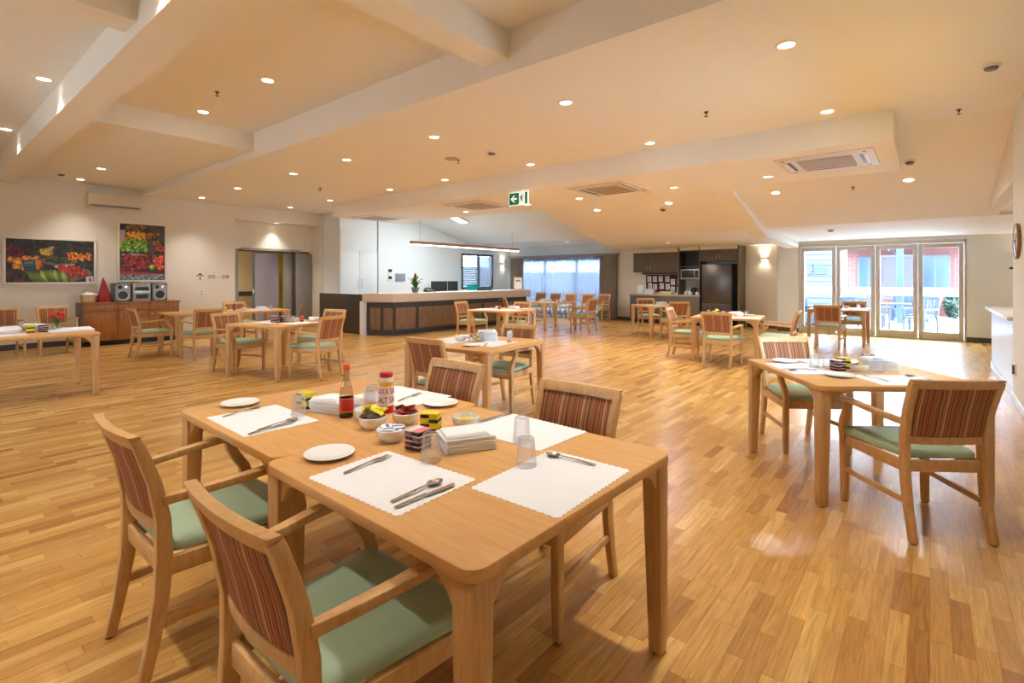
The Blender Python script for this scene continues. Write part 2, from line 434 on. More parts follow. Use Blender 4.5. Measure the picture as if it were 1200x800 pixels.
wallbox('wall_right', XR, 8.1, 2.51, XR+.15, 11.0, 4.3)
wallbox('wall_right', 3.2, 7.9, 0, 3.35, YD+.15, 4.3)
wallbox('wall_right', XR+.15, 7.9, 0, 3.2, 8.05, 4.3)
wallbox('wall_back', XL-.15, YB-.15, 0, XR+.15, YB, 1.3); wallbox('wall_back', XL-.15, YB-.15, 2.3, XR+.15, YB, 4.3)
BW = ((-8, -5.5),)  # unseen window added behind the camera to raise the ambient daylight
for a, b in ((XL-.15, -8), (-5.5, XR+.15)): wallbox('wall_back', a, YB-.15, 1.3, b, YB, 2.3)
for k, (a, b) in enumerate(BW):
    wr = struct(link('window_%d' % (5+k), None), 'unseen taupe-framed window added behind the camera for daylight')
    for x_ in (a, (a+b)/2-.03, b-.06): MB().box(x_, YB-.12, 1.3, x_+.06, YB-.06, 2.3).build('mullion', FRAMEP, wr)
    for z_ in (1.3, 2.24): MB().box(a+.06, YB-.12, z_, b-.06, YB-.06, z_+.06).build('rail', FRAMEP, wr)
    for p0, p1 in ((a+.06, (a+b)/2-.03), ((a+b)/2+.03, b-.06)): MB().box(p0, YB-.094, 1.36, p1, YB-.088, 2.24).build('pane', GLASS, wr)
wallbox('ceiling', -18, YB-.15, 4.3, 3.4, YW+.2, 4.4, W_CEIL)

# skirtings
def skirt(name, x0, y0, x1, y1): return struct(MB().box(x0, y0, 0, x1, y1, .11).build(name, W_SKIRT))
skirt('baseboard_left', XL, YB, XL+.015, 5.62)
skirt('baseboard_far', -8.5, YW-.015, -7.5, YW)
skirt('baseboard_far', -4.1, YW-.015, -3.16, YW)
skirt('baseboard_doors', -3.16, YD-.015, -2.66, YD)
skirt('baseboard_doors', .62, YD-.015, 3.2, YD)
struct(MB().box(XR-.012, YB, 0, XR, 8.1, .1).build('baseboard_right', mat('pale_skirting', (206, 208, 212), .4)))
struct(MB().box(XR-.012, YB, .1, XR-.002, 8.1, .112).build('trim_1', WHITE))

# ceilings: main plane, raised coffers on the left, raked parts beyond the bulkhead
def slab(x0, y0, x1, y1, z, name='ceiling'): return struct(MB().box(x0, y0, z, x1, y1, z+.08).build(name, W_CEIL))
slab(XL, 3.66, -6.8, 9.26, ZC); slab(-6.8, 3.66, XR, 7.85, ZC)
ZF = 3.69
slab(-8.3, 1.52, XR, 3.6, ZF)                                      # coffer
slab(XL, 1.52, -8.3, 3.6, 3.42)
slab(XL, YB, XR, 1.2, 3.62)
struct(MB().box(XL, 3.6, ZC, XR, 3.66, ZF+.08).build('trim_2', W_CEIL))   # step between coffer and main ceiling
struct(MB().box(XL, 1.2, ZC, XR, 1.52, ZF+.08).build('trim_3', W_CEIL))   # long beam
struct(MB().box(-3.3, 1.52, 3.42, -3.0, 3.6, ZF).build('trim_4', W_CEIL))
struct(MB().box(-8.5, 1.52, 3.41, -8.2, 3.6, ZF).build('trim_5', W_CEIL))
struct(MB().box(-5.05, YB, 3.40, -4.75, 1.2, 3.62).build('trim_6', W_CEIL))
# bulkhead with the air-conditioning cassettes
struct(MB().box(-11.77, 7.1, 2.975, -.32, 9.26, ZC).build('trim_7', W_CEIL))
# raked ceiling over kitchen and doors
rk = [(7.85, ZC), (11.6, 2.45), (11.6, 2.53), (7.85, ZC+.08)]
struct(MB().prism(rk, -6.8, XR+.15, 'x').build('ceiling', W_CEIL))
struct(MB().add([(-6.8,11.6,2.45),(3.2,11.6,2.45),(3.2,YW,2.34),(-8.4,YW,2.34),(-6.8,11.6,2.53),(3.2,11.6,2.53),(3.2,YW,2.42),(-8.4,YW,2.42)],
    [(0,1,2,3),(7,6,5,4),(0,4,5,1),(1,5,6,2),(2,6,7,3),(3,7,4,0)]).build('ceiling', W_CEIL))
struct(MB().box(XR+.15, 8.05, 2.51, 3.2, 11.6, 2.6).build('ceiling', W_CEIL))
# closing face of the kitchen rake towards the office and the office rake itself
struct(MB().prism([(9.26, 2.98), (11.6, 2.45), (15.7, 2.34), (15.7, 4.3), (9.26, 4.3)], -6.86, -6.8, 'x').build('trim_8', W_CEIL))
struct(MB().prism([(9.26, 3.72), (13.37, 2.62), (YW, 2.62), (YW, 2.72), (13.37, 2.72), (9.26, 3.82)], XO-.9, -6.86, 'x').build('ceiling', W_OFF))
# downstand beam between kitchen and door zones
struct(MB().prism([(9.26, 2.90), (11.6, 2.28), (YD, 2.20), (YD, 2.36), (11.6, 2.46), (9.26, 2.985)], -2.95, -2.65, 'x').build('trim_9', W_CEIL))

# ------------------------------------------------------------------ glass folding doors
def glass_door(n, x0, x1, handle):
    d = struct(thing('door_%d' % n, ['leftmost taupe-framed glass folding door leaf', 'second glass folding door leaf from the left', 'third glass folding door leaf from the left', 'rightmost glass folding door leaf'][n-1], 'door', (0, 0, 0)))
    del d['category']
    y0, y1 = YD+.02, YD+.075; z0, z1 = .03, 2.20; fw = .085
    MB().box(x0, y0, z0, x0+fw, y1, z1).build('stile', FRAMEP, d, bevel=.004)
    MB().box(x1-fw, y0, z0, x1, y1, z1).build('stile', FRAMEP, d, bevel=.004)
    MB().box(x0+fw, y0, z0, x1-fw, y1, z0+.15).build('bottom_rail', FRAMEP, d, bevel=.004)
    MB().box(x0+fw, y0, z1-.1, x1-fw, y1, z1).build('top_rail', FRAMEP, d, bevel=.004)
    MB().box(x0+fw, YD+.044, z0+.15, x1-fw, YD+.050, z1-.1).build('pane', GLASS, d)
    MB().box(x0+fw, YD+.040, 1.0, x1-fw, YD+.043, 1.19).build('safety_strip', FILM, d)
    if handle:
        hx = x1-.042 if handle > 0 else x0+.042
        h = MB().box(hx-.014, y0-.012, 1.02, hx+.014, y0, 1.22).build('handle', STEEL, d, bevel=.003)
        MB().tube([(hx, y0-.012, 1.16), (hx, y0-.05, 1.16), (hx-.09*(1 if handle > 0 else -1), y0-.05, 1.16)], .008).build('lever', STEEL, h)
xs = [-2.62, -1.825, -1.02, -.215, .585]
for k, hnd in enumerate((1, 0, 0, -1)): glass_door(k+1, xs[k]+.006, xs[k+1]-.006, hnd)
fr = struct(link('door_frame', None), 'taupe frame around the folding doors')
MB().box(-2.66, YD-.01, 0, -2.62, YD+.12, 2.28).build('jamb', FRAMEP, fr, bevel=.004)
MB().box(.585, YD-.01, 0, .625, YD+.12, 2.28).build('jamb', FRAMEP, fr, bevel=.004)
MB().box(-2.66, YD-.01, 2.205, .625, YD+.12, 2.285).build('head', FRAMEP, fr, bevel=.004)
MB().box(-2.62, YD-.005, 0, .585, YD+.12, .028).build('sill', FRAMEP, fr, bevel=.003)

# curtained window
wn = struct(link('window_1', None), 'wide aluminium window behind the sheer curtain')
BLUEF = mat('window_frame_blue_grey', (126, 146, 176), .5)
for x in (-12.45, -11.35, -9.95, -8.8):
    MB().box(x, YW+.03, .16, x+.07, YW+.1, 2.12).build('mullion', BLUEF, wn)
for z in (.16, .82, 2.05):
    MB().box(-12.45, YW+.03, z, -8.75, YW+.1, z+.07).build('transom', BLUEF, wn)
for a, b in ((-12.38, -11.35), (-11.28, -9.95), (-9.88, -8.8)):
    for c, d in ((.23, .82), (.89, 2.05)):
        MB().box(a, YW+.06, c, b, YW+.066, d).build('pane', GLASS, wn)
def pleats(x0, x1, y, z0, z1, n, amp, name, m):
    k = n*8; top = []; bot = []
    for i in range(k+1):
        t = i/k; x = x0+(x1-x0)*t; a = amp*math.sin(2*PI*n*t)*(1+.25*math.sin(9*t+1))
        top.append((x, y+a*.7, z1)); bot.append((x+.012*math.sin(5*t*n), y+a*1.15, z0))
    me = MB().add(top+bot, [(i, i+1, k+2+i, k+1+i) for i in range(k)]).mesh(name, smooth=True); me.materials.append(m)
    return link(name, me)
tag(pleats(-12.6, -8.2, YW-.07, .05, 2.185, 46, .018, 'sheer_curtain', SHEER), 'long sheer grey curtain across the far window', 'curtain')
tag(pleats(-12.85, -12.2, YW-.16, .03, 2.185, 7, .035, 'drape', DRAPE), 'grey-brown drape at the left end of the far window', 'curtain', 'drapes')
tag(pleats(-8.85, -8.2, YW-.16, .03, 2.185, 7, .035, 'drape', DRAPE), 'grey-brown drape at the right end of the far window', 'curtain', 'drapes')
tag(MB().box(-12.9, YW-.20, 2.19, -8.15, YW-.03, 2.26).build('curtain_track', DRAPE, bevel=.004), 'long pelmet track above the sheer curtain', 'curtain rail')

# office window
wn2 = struct(link('window_2', None), 'dark-framed office window with a blind')
y0, y1, z0, z1 = 12.95, 14.65, 1.02, 2.30
DKF = mat('dark_grey_frame', (66, 70, 76), .45)
for a, b, c, d in ((y0, y0+.07, z0, z1), (y1-.07, y1, z0, z1), (y0+.07, y1-.07, z0, z0+.07), (y0+.07, y1-.07, z1-.07, z1), (y0+.86, y0+.94, z0+.07, z1-.07)):
    MB().box(XO-.06, a, c, XO+.02, b, d).build('frame_bar', DKF, wn2)
MB().box(XO-.05, y0+.07, z0+.07, XO-.044, y0+.86, z1-.07).build('pane', GLASS, wn2)
MB().box(XO-.05, y0+.94, z0+.07, XO-.044, y1-.07, z1-.07).build('pane', GLASS, wn2)
for k in range(13):
    zz = z0+.12+k*.082
    MB().box(XO-.038, y0+.08, zz, XO-.012, y0+.85, zz+.05).build('blind_slat', mat('blind_grey', (186, 196, 208), .6), wn2)
pc = pleats(y0+.96, y1-.1, 0, z0+.08, z1-.08, 6, .012, 'curtain_panel', SHEER)
pc.parent = wn2; pc.location = (XO-.02, 0, 0); pc.rotation_euler = (0, 0, PI/2)

# ------------------------------------------------------------------ dining chair
def make_chair():
    t = thing('dining_chair', 'x', 'chair')
    # seat
    def ring(ins, z, dz=0):
        pts = []
        hw0, hw1, ya, yb, r = .198-ins, .258-ins, -.212+ins, .262-ins, max(.006, .04-ins*.25)
        for (x, y, a0) in ((hw1, yb, 0), (-hw1, yb, 90), (-hw0, ya, 180), (hw0, ya, 270)):
            sx = 1 if x > 0 else -1; sy = 1 if y > 0 else -1
            for k in range(4):
                a = math.radians(a0+30*k); pts.append((x-sx*r+r*math.cos(a), y-sy*r+r*math.sin(a), z))
        return pts
    MB().loft([ring(.012, .424), ring(.001, .432), ring(0, .452), ring(.008, .466), ring(.03, .476), ring(.10, .483), ring(.17, .485)]).build('seat', VINYL, t, smooth=True)
    f = MB()
    f.sweep([(-.235, .238, .393), (.235, .238, .393)], .024, .062, (0, 1, 0))
    f.sweep([(-.19, -.226, .393), (.19, -.226, .393)], .024, .062, (0, 1, 0))
    for s in (-1, 1): f.sweep([(s*.208, -.226, .393), (s*.245, .238, .393)], .024, .062, (1, 0, 0))
    f.build('seat_frame', BEECH, t, bevel=.003)
    for s in (-1, 1):
        p = [(.204, -.292, .004), (.204, -.262, .14), (.204, -.236, .30), (.205, -.228, .43), (.207, -.231, .56), (.211, -.258, .70), (.217, -.302, .83), (.219, -.316, .862)]
        l = MB().sweep([(s*x, y, z) for x, y, z in p], .034, [.036, .042, .050, .052, .046, .042, .036, .034]).build('leg', BEECH, t, bevel=.005)
        MB().lathe([(.015, 0), (.015, .006)], 10, (s*.204, -.292, 0)).build('foot_pad', BLACK, l)
        p = [(.246, .236, .004), (.246, .238, .20), (.247, .240, .40), (.249, .246, .455), (.253, .232, .515), (.258, .200, .565), (.261, .180, .605), (.262, .178, .638)]
        l = MB().sweep([(s*x, y, z) for x, y, z in p], [.036, .038, .038, .037, .036, .036, .036, .036], [.034, .040, .044, .050, .046, .042, .042, .052]).build('leg', BEECH, t, bevel=.005)
        MB().lathe([(.015, 0), (.015, .006)], 10, (s*.246, .236, 0)).build('foot_pad', BLACK, l)
        p = [(.219, -.236, .632), (.240, -.12, .640), (.260, .03, .650), (.266, .15, .655), (.262, .215, .652)]
        MB().sweep([(s*x, y, z) for x, y, z in p], [.026, .036, .044, .048, .046], [.034, .030, .027, .026, .022], (1, 0, 0)).build('armrest', BEECH, t, bevel=.005)
        MB().sweep([(s*.205, -.236, .205), (s*.246, .236, .205)], .018, .032).build('stretcher', BEECH, t, bevel=.003)
    # back panel, curved across and leaning back
    def by(z): 
        ks = [(.50, -.228), (.56, -.231), (.70, -.258), (.83, -.302), (.90, -.330)]
        for (a, ya), (b, yb) in zip(ks, ks[1:]):
            if z <= b: return ya+(yb-ya)*(z-a)/(b-a)
        return ks[-1][1]
    def surf(z0, z1, hw0, hw1, th, nx=10, nz=5, bul=0):
        F, B = [], []
        for k in range(nz+1):
            z = z0+(z1-z0)*k/nz; hw = hw0+(hw1-hw0)*k/nz
            for i in range(nx+1):
                u = -1+2*i/nx; c = -.020*(1-u*u); e = bul*(1-u**4)*(1-(2*k/nz-1)**4)
                F.append((u*hw, by(z)+c+th/2+e, z)); B.append((u*hw, by(z)+c-th/2-e, z))
        n = nx+1; fs = []; m = MB(); off = len(F)
        for k in range(nz):
            for i in range(nx):
                a = k*n+i; fs += [(a, a+1, a+n+1, a+n), (a+off, a+n+off, a+n+1+off, a+1+off)]
        for i in range(nx): fs += [(i, i+off, i+1+off, i+1), (nz*n+i, nz*n+i+1, nz*n+i+1+off, nz*n+i+off)]
        for k in range(nz): fs += [(k*n, k*n+n, k*n+n+off, k*n+off), (k*n+nx, k*n+nx+off, k*n+n+nx+off, k*n+n+nx)]
        return m.add(F+B, fs)
    surf(.552, .828, .192, .203, .016, bul=.007).build('backrest', STRIPE, t, smooth=True)
    surf(.826, .876, .214, .236, .034, nz=2).build('top_rail', BEECH, t, bevel=.005)
    surf(.515, .556, .192, .194, .026, nz=1).build('lower_rail', BEECH, t, bevel=.004)
    return t
CH = Proto(make_chair())
def chair(x, y, face, label, group):
    # face: compass angle in degrees of the direction the sitter looks (0 = +X, 90 = +Y)
    return CH.put((x, y, 0), math.radians(face-90), label, group)

# ------------------------------------------------------------------ dining table
TS = 1.06
def make_table():
    t = thing('dining_table', 'x', 'table')
    MB().prism(rrect(TS, TS, .05, 5), .716, .75).build('tabletop', TTOP, t, bevel=.005, ang=50)
    for sx, sy in ((1, 1), (-1, 1), (-1, -1), (1, -1)):
        a = TS/2-.012
        def sq(o, s, z): 
            x1, y1 = sx*(a-o), sy*(a-o); x0, y0 = sx*(a-o-s), sy*(a-o-s)
            return [(x0, y0, z), (x1, y0, z), (x1, y1, z), (x0, y1, z)]
        l = MB().loft([sq(.004, .052, .004), sq(.0, .058, .10), sq(0, .072, .60), sq(0, .074, .716)]).build('leg', TEDGE, t, bevel=.008)
        br = [(0, .716), (.105, .716), (.098, .700), (.075, .694), (.052, .680), (.034, .662), (.018, .64), (0, .62)]
        q = a-.074
        MB().prism([(sx*(q+.002-u), z) for u, z in br], sy*(a-.012), sy*(a-.045), 'y').build('bracket', TEDGE, l, bevel=.003)
        MB().prism([(sy*(q+.002-u), z) for u, z in br], sx*(a-.012), sx*(a-.045), 'x').build('bracket', TEDGE, l, bevel=.003)
        MB().lathe([(.02, 0), (.02, .006)], 12, (sx*(a-.03), sy*(a-.03), 0)).build('foot_pad', BLACK, l)
    return t
TB = Proto(make_table())
TG = 'square beech dining tables'
TABLES = {
 'near': (-1.295, 1.355, -1.5, 'beech dining table nearest the camera with three paper placemats'),
 'joined': (-2.355, 1.42, -1.5, 'beech dining table joined to the left of the nearest one, holding the sauce bottle'),
 'right': (-.42, 4.32, 37, 'beech table on the right, turned diagonally, beside the open floor'),
 'middle': (-3.62, 3.83, 6, 'beech table just beyond the nearest pair, holding a small glass of juice'),
 'left': (-7.45, 3.66, 15, 'beech table at centre left with an orange-capped bottle on it'),
 'corridor_a': (-10.95, 3.74, 0, 'left one of two joined tables between sideboard and corridor doors'),
 'corridor_b': (-10.95, 4.81, 0, 'right one of two joined tables between sideboard and corridor doors'),
 'flowers': (-8.28, 1.07, 0, 'beech table at the left edge with red flowers on it'),
 'desk': (-7.0, 8.17, 2, 'beech table in front of the reception desk panels'),
 'window': (-8.15, 11.6, -22, 'far beech table in front of the curtained window'),
 'kitchen': (-5.135, 11.975, 50.7, 'far beech table in front of the kitchenette worktop'),
 'fridge': (-2.7, 9.2, 8, 'beech table in front of the steel fridge'),
 'doors': (-1.53, 13.03, 0, 'far beech table beside the glass doors'),
}
for k, (x, y, r, lab) in TABLES.items():
    TB.put((x, y, 0), math.radians(r), lab, TG)
CG = 'striped-back beech armchairs'
for a in [
 (-2.28, .83, 90, 'green-seated armchair at lower left, pushed up to the joined table'),
 (-1.27, .815, 90, 'armchair nearest the camera, green seat, cut by the bottom edge'),
 (-1.36, 1.87, 270, 'armchair across the nearest table, striped back facing the camera beside its right corner'),
 (-2.33, 1.97, 270, 'armchair across the joined table, striped back just behind the far plate'),
 (-.08, 3.78, 127, 'armchair seen from behind at lower right, tucked to the diagonal table'),
 (-.84, 4.88, 307, 'armchair on the far side of the diagonal right-hand table'),
 (-3.48, 3.30, 92, 'armchair with its back to the camera at the near left of the middle table'),
 (-3.60, 4.25, 276, 'armchair on the far side of the middle table, facing the camera'),
 (-6.81, 3.86, 195, 'armchair on the right side of the centre-left table'),
 (-8.14, 3.34, 15, 'armchair on the left side of the centre-left table, facing right'),
 (-7.78, 4.50, 285, 'armchair behind the centre-left table, in front of the corridor doors'),
 (-9.98, 3.48, 180, 'armchair with its back to the camera at the corridor tables'),
 (-10.93, 2.98, 90, 'armchair at the left end of the corridor tables, in front of the sideboard'),
 (-11.75, 4.85, 0, 'armchair on the wall side of the corridor tables'),
 (-12.6, 1.23, 0, 'armchair against the left wall at the left picture edge'),
 (-12.6, 1.93, 0, 'armchair against the left wall behind the red flowers'),
 (-8.05, 8.35, 8, 'armchair on the left side of the table at the reception desk'),
 (-7.1, 8.72, 272, 'armchair on the far side of the table at the reception desk'),
 (-7.12, 11.66, 180, 'armchair on the right side of the window table'),
 (-8.92, 10.98, 52, 'armchair on the left near side of the window table'),
 (-11.03, 14.82, 270, 'first armchair from the left in the row under the curtained window'),
 (-10.38, 14.82, 270, 'second armchair from the left in the row under the curtained window'),
 (-9.74, 14.82, 270, 'third armchair from the left in the row under the curtained window'),
 (-9.06, 14.82, 268, 'fourth armchair from the left in the row under the curtained window'),
 (-8.42, 14.80, 266, 'rightmost armchair in the row under the curtained window, beside the drape'),
 (-4.63, 11.62, 132, 'armchair on the near right side of the kitchenette table'),
 (-5.64, 12.46, 312, 'armchair on the far left side of the kitchenette table'),
 (-2.6, 8.49, 92, 'armchair seen squarely from behind at the fridge table'),
 (-3.36, 9.02, 8, 'armchair on the left side of the fridge table'),
 (-1.95, 9.28, 184, 'armchair on the right side of the fridge table, in profile'),
 (-1.58, 12.05, 90, 'armchair seen from behind at the table beside the glass doors'),
 (-1.35, 13.86, 270, 'armchair on the far side of the table beside the glass doors'),
]: chair(*a, CG)

# ------------------------------------------------------------------ ceiling fittings
def make_lamp():
    t = thing('downlight', 'x', 'ceiling light')
    MB().lathe([(.062, -.004), (.066, -.010), (.088, -.006), (.090, 0), (.062, 0)], 20).build('trim_ring', TRIMW, t, smooth=True)
    MB().lathe([(.0605, -.002), (.0605, -.005)], 16).build('lens', LENS, t)
    return t
LP = Proto(make_lamp())
lamp_data = {}
def downlight(x, y, z, label, tilt=0, power=LAMP_W, cone=92):
    o = LP.put((x, y, z), 0, label, 'recessed ceiling downlights')
    o.rotation_euler = (tilt, 0, 0)
    key = (power, cone)
    if key not in lamp_data:
        d = bpy.data.lights.new('lamp_light', 'SPOT'); d.energy = power; d.color = LAMP_C; d.spot_size = math.radians(cone); d.spot_blend = .9; d.shadow_soft_size = .055
        lamp_data[key] = d
    l = link('lamp_light', lamp_data[key], o); l.location = (0, 0, -.014)
COLW = ['nearest the right wall', 'second from the right', 'third from the right', 'fourth from the right', 'fifth from the right', 'sixth from the right', 'nearest the left wall']
for r, (y, nm) in enumerate(((4.6, 'nearer row of the main ceiling'), (6.73, 'row along the front of the bulkhead'))):
    for k, x in enumerate((-.9, -3.03, -5.13, -7.2, -8.9, -11.25, -13.2)):
        downlight(x, y, ZC, 'round downlight in the %s, %s' % (nm, COLW[k]))
for k, (x, y, z, lb) in enumerate((( -5.9, 2.74, ZF, 'larger of two downlights in the raised bay at upper left'), (-7.7, 2.7, ZF, 'farther of two downlights in the raised bay at upper left'),
      (-11.75, 2.42, 3.42, 'downlight above the tall fruit picture, right of a pair'), (-13.35, 2.42, 3.42, 'downlight left of the wall air conditioner, by the wall'))):
    downlight(x, y, z, lb, power=LAMP_W*(.4 if x < -13 else .85))
for k, x in enumerate((-1.93, -3.42, -5.33, -6.6, -8.44)):
    downlight(x, 8.56, 2.975, 'small downlight under the bulkhead, number %s from the right' % ['one', 'two', 'three', 'four', 'five'][k], power=LAMP_W*.55, cone=140)
for k, x in enumerate((-.25, -2.06, -3.97, -5.57)):
    downlight(x, 9.68, 2.885, 'downlight in the sloping ceiling, number %s from the right' % ['one', 'two', 'three', 'four'][k], tilt=-math.atan(.2265), power=LAMP_W*1.6, cone=165)
# bay above and behind the camera: washers along the beam and general lamps
for k, x in enumerate((-4.1, -7.6, -10.6)):
    downlight(x, 1.06, 3.62, 'downlight grazing the long beam, number %s from the near end' % ['one', 'two', 'three', 'four', 'five'][k], power=LAMP_W*.5)
for k, (x, y) in enumerate(((-.5, -1.7), (-2.6, -1.7), (-4.7, -1.7), (-6.8, -1.7), (-9.6, -1.7), (-12.4, -1.7))):
    downlight(x, y, 3.62, 'downlight in the ceiling behind the camera, spot %s' % 'abcdefgh'[k], power=LAMP_W*.7)
downlight(-.75, 2.3, ZF, 'downlight straight above the nearest table', power=LAMP_W*2.5)
downlight(-2.55, 2.3, ZF, 'unseen downlight added to brighten the joined table', power=LAMP_W*1.3)  # extra lamp out of view, added to brighten the foreground
downlight(-2.3, -.25, 3.62, 'downlight above the near armchairs', power=LAMP_W*2.5)
downlight(-14.13, 6.8, 2.95, 'small downlight in the recess above the corridor doors', power=LAMP_W*.16)
downlight(-15.7, 6.5, 2.6, 'small downlight in the corridor behind the doors', power=LAMP_W*.35)
downlight(-5.6, 13.6, 2.395, 'small downlight in front of the kitchenette cabinets', power=LAMP_W*2.8, cone=165)
downlight(-9.3, 14.2, 2.62, 'small downlight above the window chairs', power=LAMP_W*1.5)
downlight(1.9, 9.6, 2.51, 'downlight over the servery counter', power=LAMP_W*.6)
downlight(1.9, 13.2, 2.41, 'downlight in the alcove past the servery counter', power=LAMP_W*.5)

# air-conditioning cassettes
def make_cassette():
    t = thing('air_conditioning_cassette', 'x', 'air conditioner')
    MB().loft([[(x, y, 0) for x, y in rrect(1.10, 1.10, .03, 3)], [(x, y, -.016) for x, y in rrect(1.08, 1.08, .03, 3)], [(x, y, -.02) for x, y in rrect(1.02, 1.02, .03, 3)]]).build('panel', mat('cassette_white', (226, 214, 200), .5), t)
    MB().prism(rrect(.62, .62, .02, 3), -.026, -.0195).build('grille', GRILL, t)
    for k in range(4):
        a = k*PI/2; s = MB().box(-.30, .385, -.024, .30, .425, -.0195).build('outlet_slot', BLACK, t); s.rotation_euler = (0, 0, a)
        v = MB().box(-.30, .43, -.028, .30, .47, -.0195).build('vane', TRIMW, t); v.rotation_euler = (0, 0, a)
    for sx, sy in ((1, 1), (1, -1), (-1, 1), (-1, -1)):
        MB().lathe([(.016, -.021), (.016, -.026)], 10, (sx*.45, sy*.45, 0)).build('fixing', BLACK, t)
    return t
AC = Proto(make_cassette())
for k, (x, lb) in enumerate(((-1.07, 'largest-looking ceiling cassette at the right end of the bulkhead'), (-4.35, 'ceiling cassette right of the green exit sign'),
      (-7.5, 'ceiling cassette just left of the green exit sign'), (-11.0, 'ceiling cassette at the left end of the bulkhead by the white cupboards'))):
    AC.put((x, 7.97, 2.975), 0, lb, 'ceiling cassettes under the bulkhead')
# exit sign
ex = thing('exit_sign', 'green and white exit sign with arrow hanging at the bulkhead', 'sign', (-5.65, 7.06, 2.82), 0)
MB().box(-.22, -.012, -.12, .22, .012, .12).build('housing', EXITW, ex, bevel=.004)
MB().box(-.205, -.0145, -.105, .205, -.0125, .105).build('green_panel', GREENX, ex)
MB().prism([(-.17, 0), (-.10, .062), (-.072, .062), (-.118, .016), (-.03, .016), (-.03, -.016), (-.118, -.016), (-.072, -.062), (-.10, -.062)], -.0165, -.0148, 'y').build('arrow', EXITW, ex)
MB().box(.02, -.0165, -.10, .15, -.0148, .10).build('doorway', EXITW, ex)
run = MB()
run.lathe([(.0, -.018), (.018, 0), (.0, .018)], 10, (.095, -.018, .068), sy=.1)
for p, q, ww in (((.085, .045), (.07, -.005), .03), ((.085, .04), (.12, .02), .014), ((.12, .02), (.135, .035), .012), ((.08, .04), (.045, .025), .014), ((.045, .025), (.035, 0), .012),
               ((.072, 0), (.105, -.03), .018), ((.105, -.03), (.095, -.07), .016), ((.068, 0), (.055, -.045), .018), ((.055, -.045), (.025, -.06), .015)):
    run.sweep([(p[0], -.018, p[1]), (q[0], -.018, q[1])], ww, .002, (q[1]-p[1], 0, -(q[0]-p[0])))
run.build('running_figure', mat('exit_dark_green', (0, 96, 70), .5), ex)
for x in (-.14, .14): MB().box(x-.006, -.006, .12, x+.006, .006, .157).build('bracket', TRIMW, ex)

def make_detector():
    t = thing('smoke_detector', 'x', 'smoke detector')
    MB().lathe([(.07, 0), (.07, -.012), (.06, -.022), (.058, -.022)], 18).build('base', TRIMW, t, smooth=True)
    MB().lathe([(.05, -.022), (.05, -.034), (.042, -.044), (.02, -.048)], 18).build('sensor_cap', mat('detector_grey', (120, 104, 88), .5), t, smooth=True)
    return t
DT = Proto(make_detector())
for x, y, z, tl, lb in ((.42, 6.2, ZC, 0, 'smoke detector high at the right edge near the wall'), (-.22, 9.0, 3.04, -.22, 'smoke detector beside the right end of the bulkhead'),
      (-5.08, 5.7, ZC, 0, 'smoke detector in the middle of the main ceiling'), (-1.6, 12.4, 2.42, 0, 'smoke detector on the low ceiling before the glass doors'),
      (-4.2, 9.95, 2.82, -.22, 'smoke detector on the sloping ceiling near the exit sign cassette'), (-12.9, 2.05, 3.42, 0, 'smoke detector by the left wall above the wide picture')):
    DT.put((x, y, z), 0, lb, 'smoke detectors').rotation_euler = (tl, 0, 0)
def make_sprinkler():
    t = thing('sprinkler_head', 'x', 'sprinkler')
    BR = mat('sprinkler_brass', (92, 74, 52), .4, metal=.6)
    MB().lathe([(.028, 0), (.028, -.006), (.012, -.008), (.010, -.028)], 12).build('escutcheon', BR, t)
    MB().lathe([(.004, -.028), (.004, -.048), (.024, -.05), (.024, -.053)], 12).build('deflector', BR, t)
    return t
SP = Proto(make_sprinkler())
for x, y, z, lb in ((-6.75, 2.52, ZF, 'sprinkler between the two upper-left bay downlights'), (-1.97, 5.88, ZC, 'sprinkler in the main ceiling right of centre'), (.25, 7.6, ZC, 'sprinkler close to the right wall'),
      (-5.84, 5.75, ZC, 'sprinkler beside the centre smoke detector'), (-9.9, 5.7, ZC, 'sprinkler far left in the main ceiling'), (-.95, 9.75, 2.865, 'sprinkler on the sloping ceiling near the doors')):
    SP.put((x, y, z), 0, lb, 'sprinkler heads')
tag(MB().lathe([(.11, 0), (.11, -.006), (.09, -.012), (0.02, -.012)], 24, (-5.86, 5.62, ZC)).build('speaker_cover', GRILL, smooth=True), 'round beige ceiling speaker cover near the centre detector', 'speaker')
# wall air conditioner
wa = thing('wall_air_conditioner', 'cream split-system air conditioner high on the left wall', 'air conditioner', (XL, 3.08, 2.94))
MB().prism([(0, .02), (.15, 0), (.20, .05), (.21, .27), (.18, .31), (0, .31)], -.47, .47, 'y').build('casing', mat('ac_cream', (226, 212, 186), .45), wa, bevel=.008)
MB().box(.155, -.42, .012, .212, .42, .03).build('outlet', mat('ac_shadow_gap', (120, 104, 84), .6), wa)
MB().sweep([(.15, -.41, .004), (.15, .41, .004)], .05, .01, (1, 0, 0)).build('louvre', PAINTW, wa)

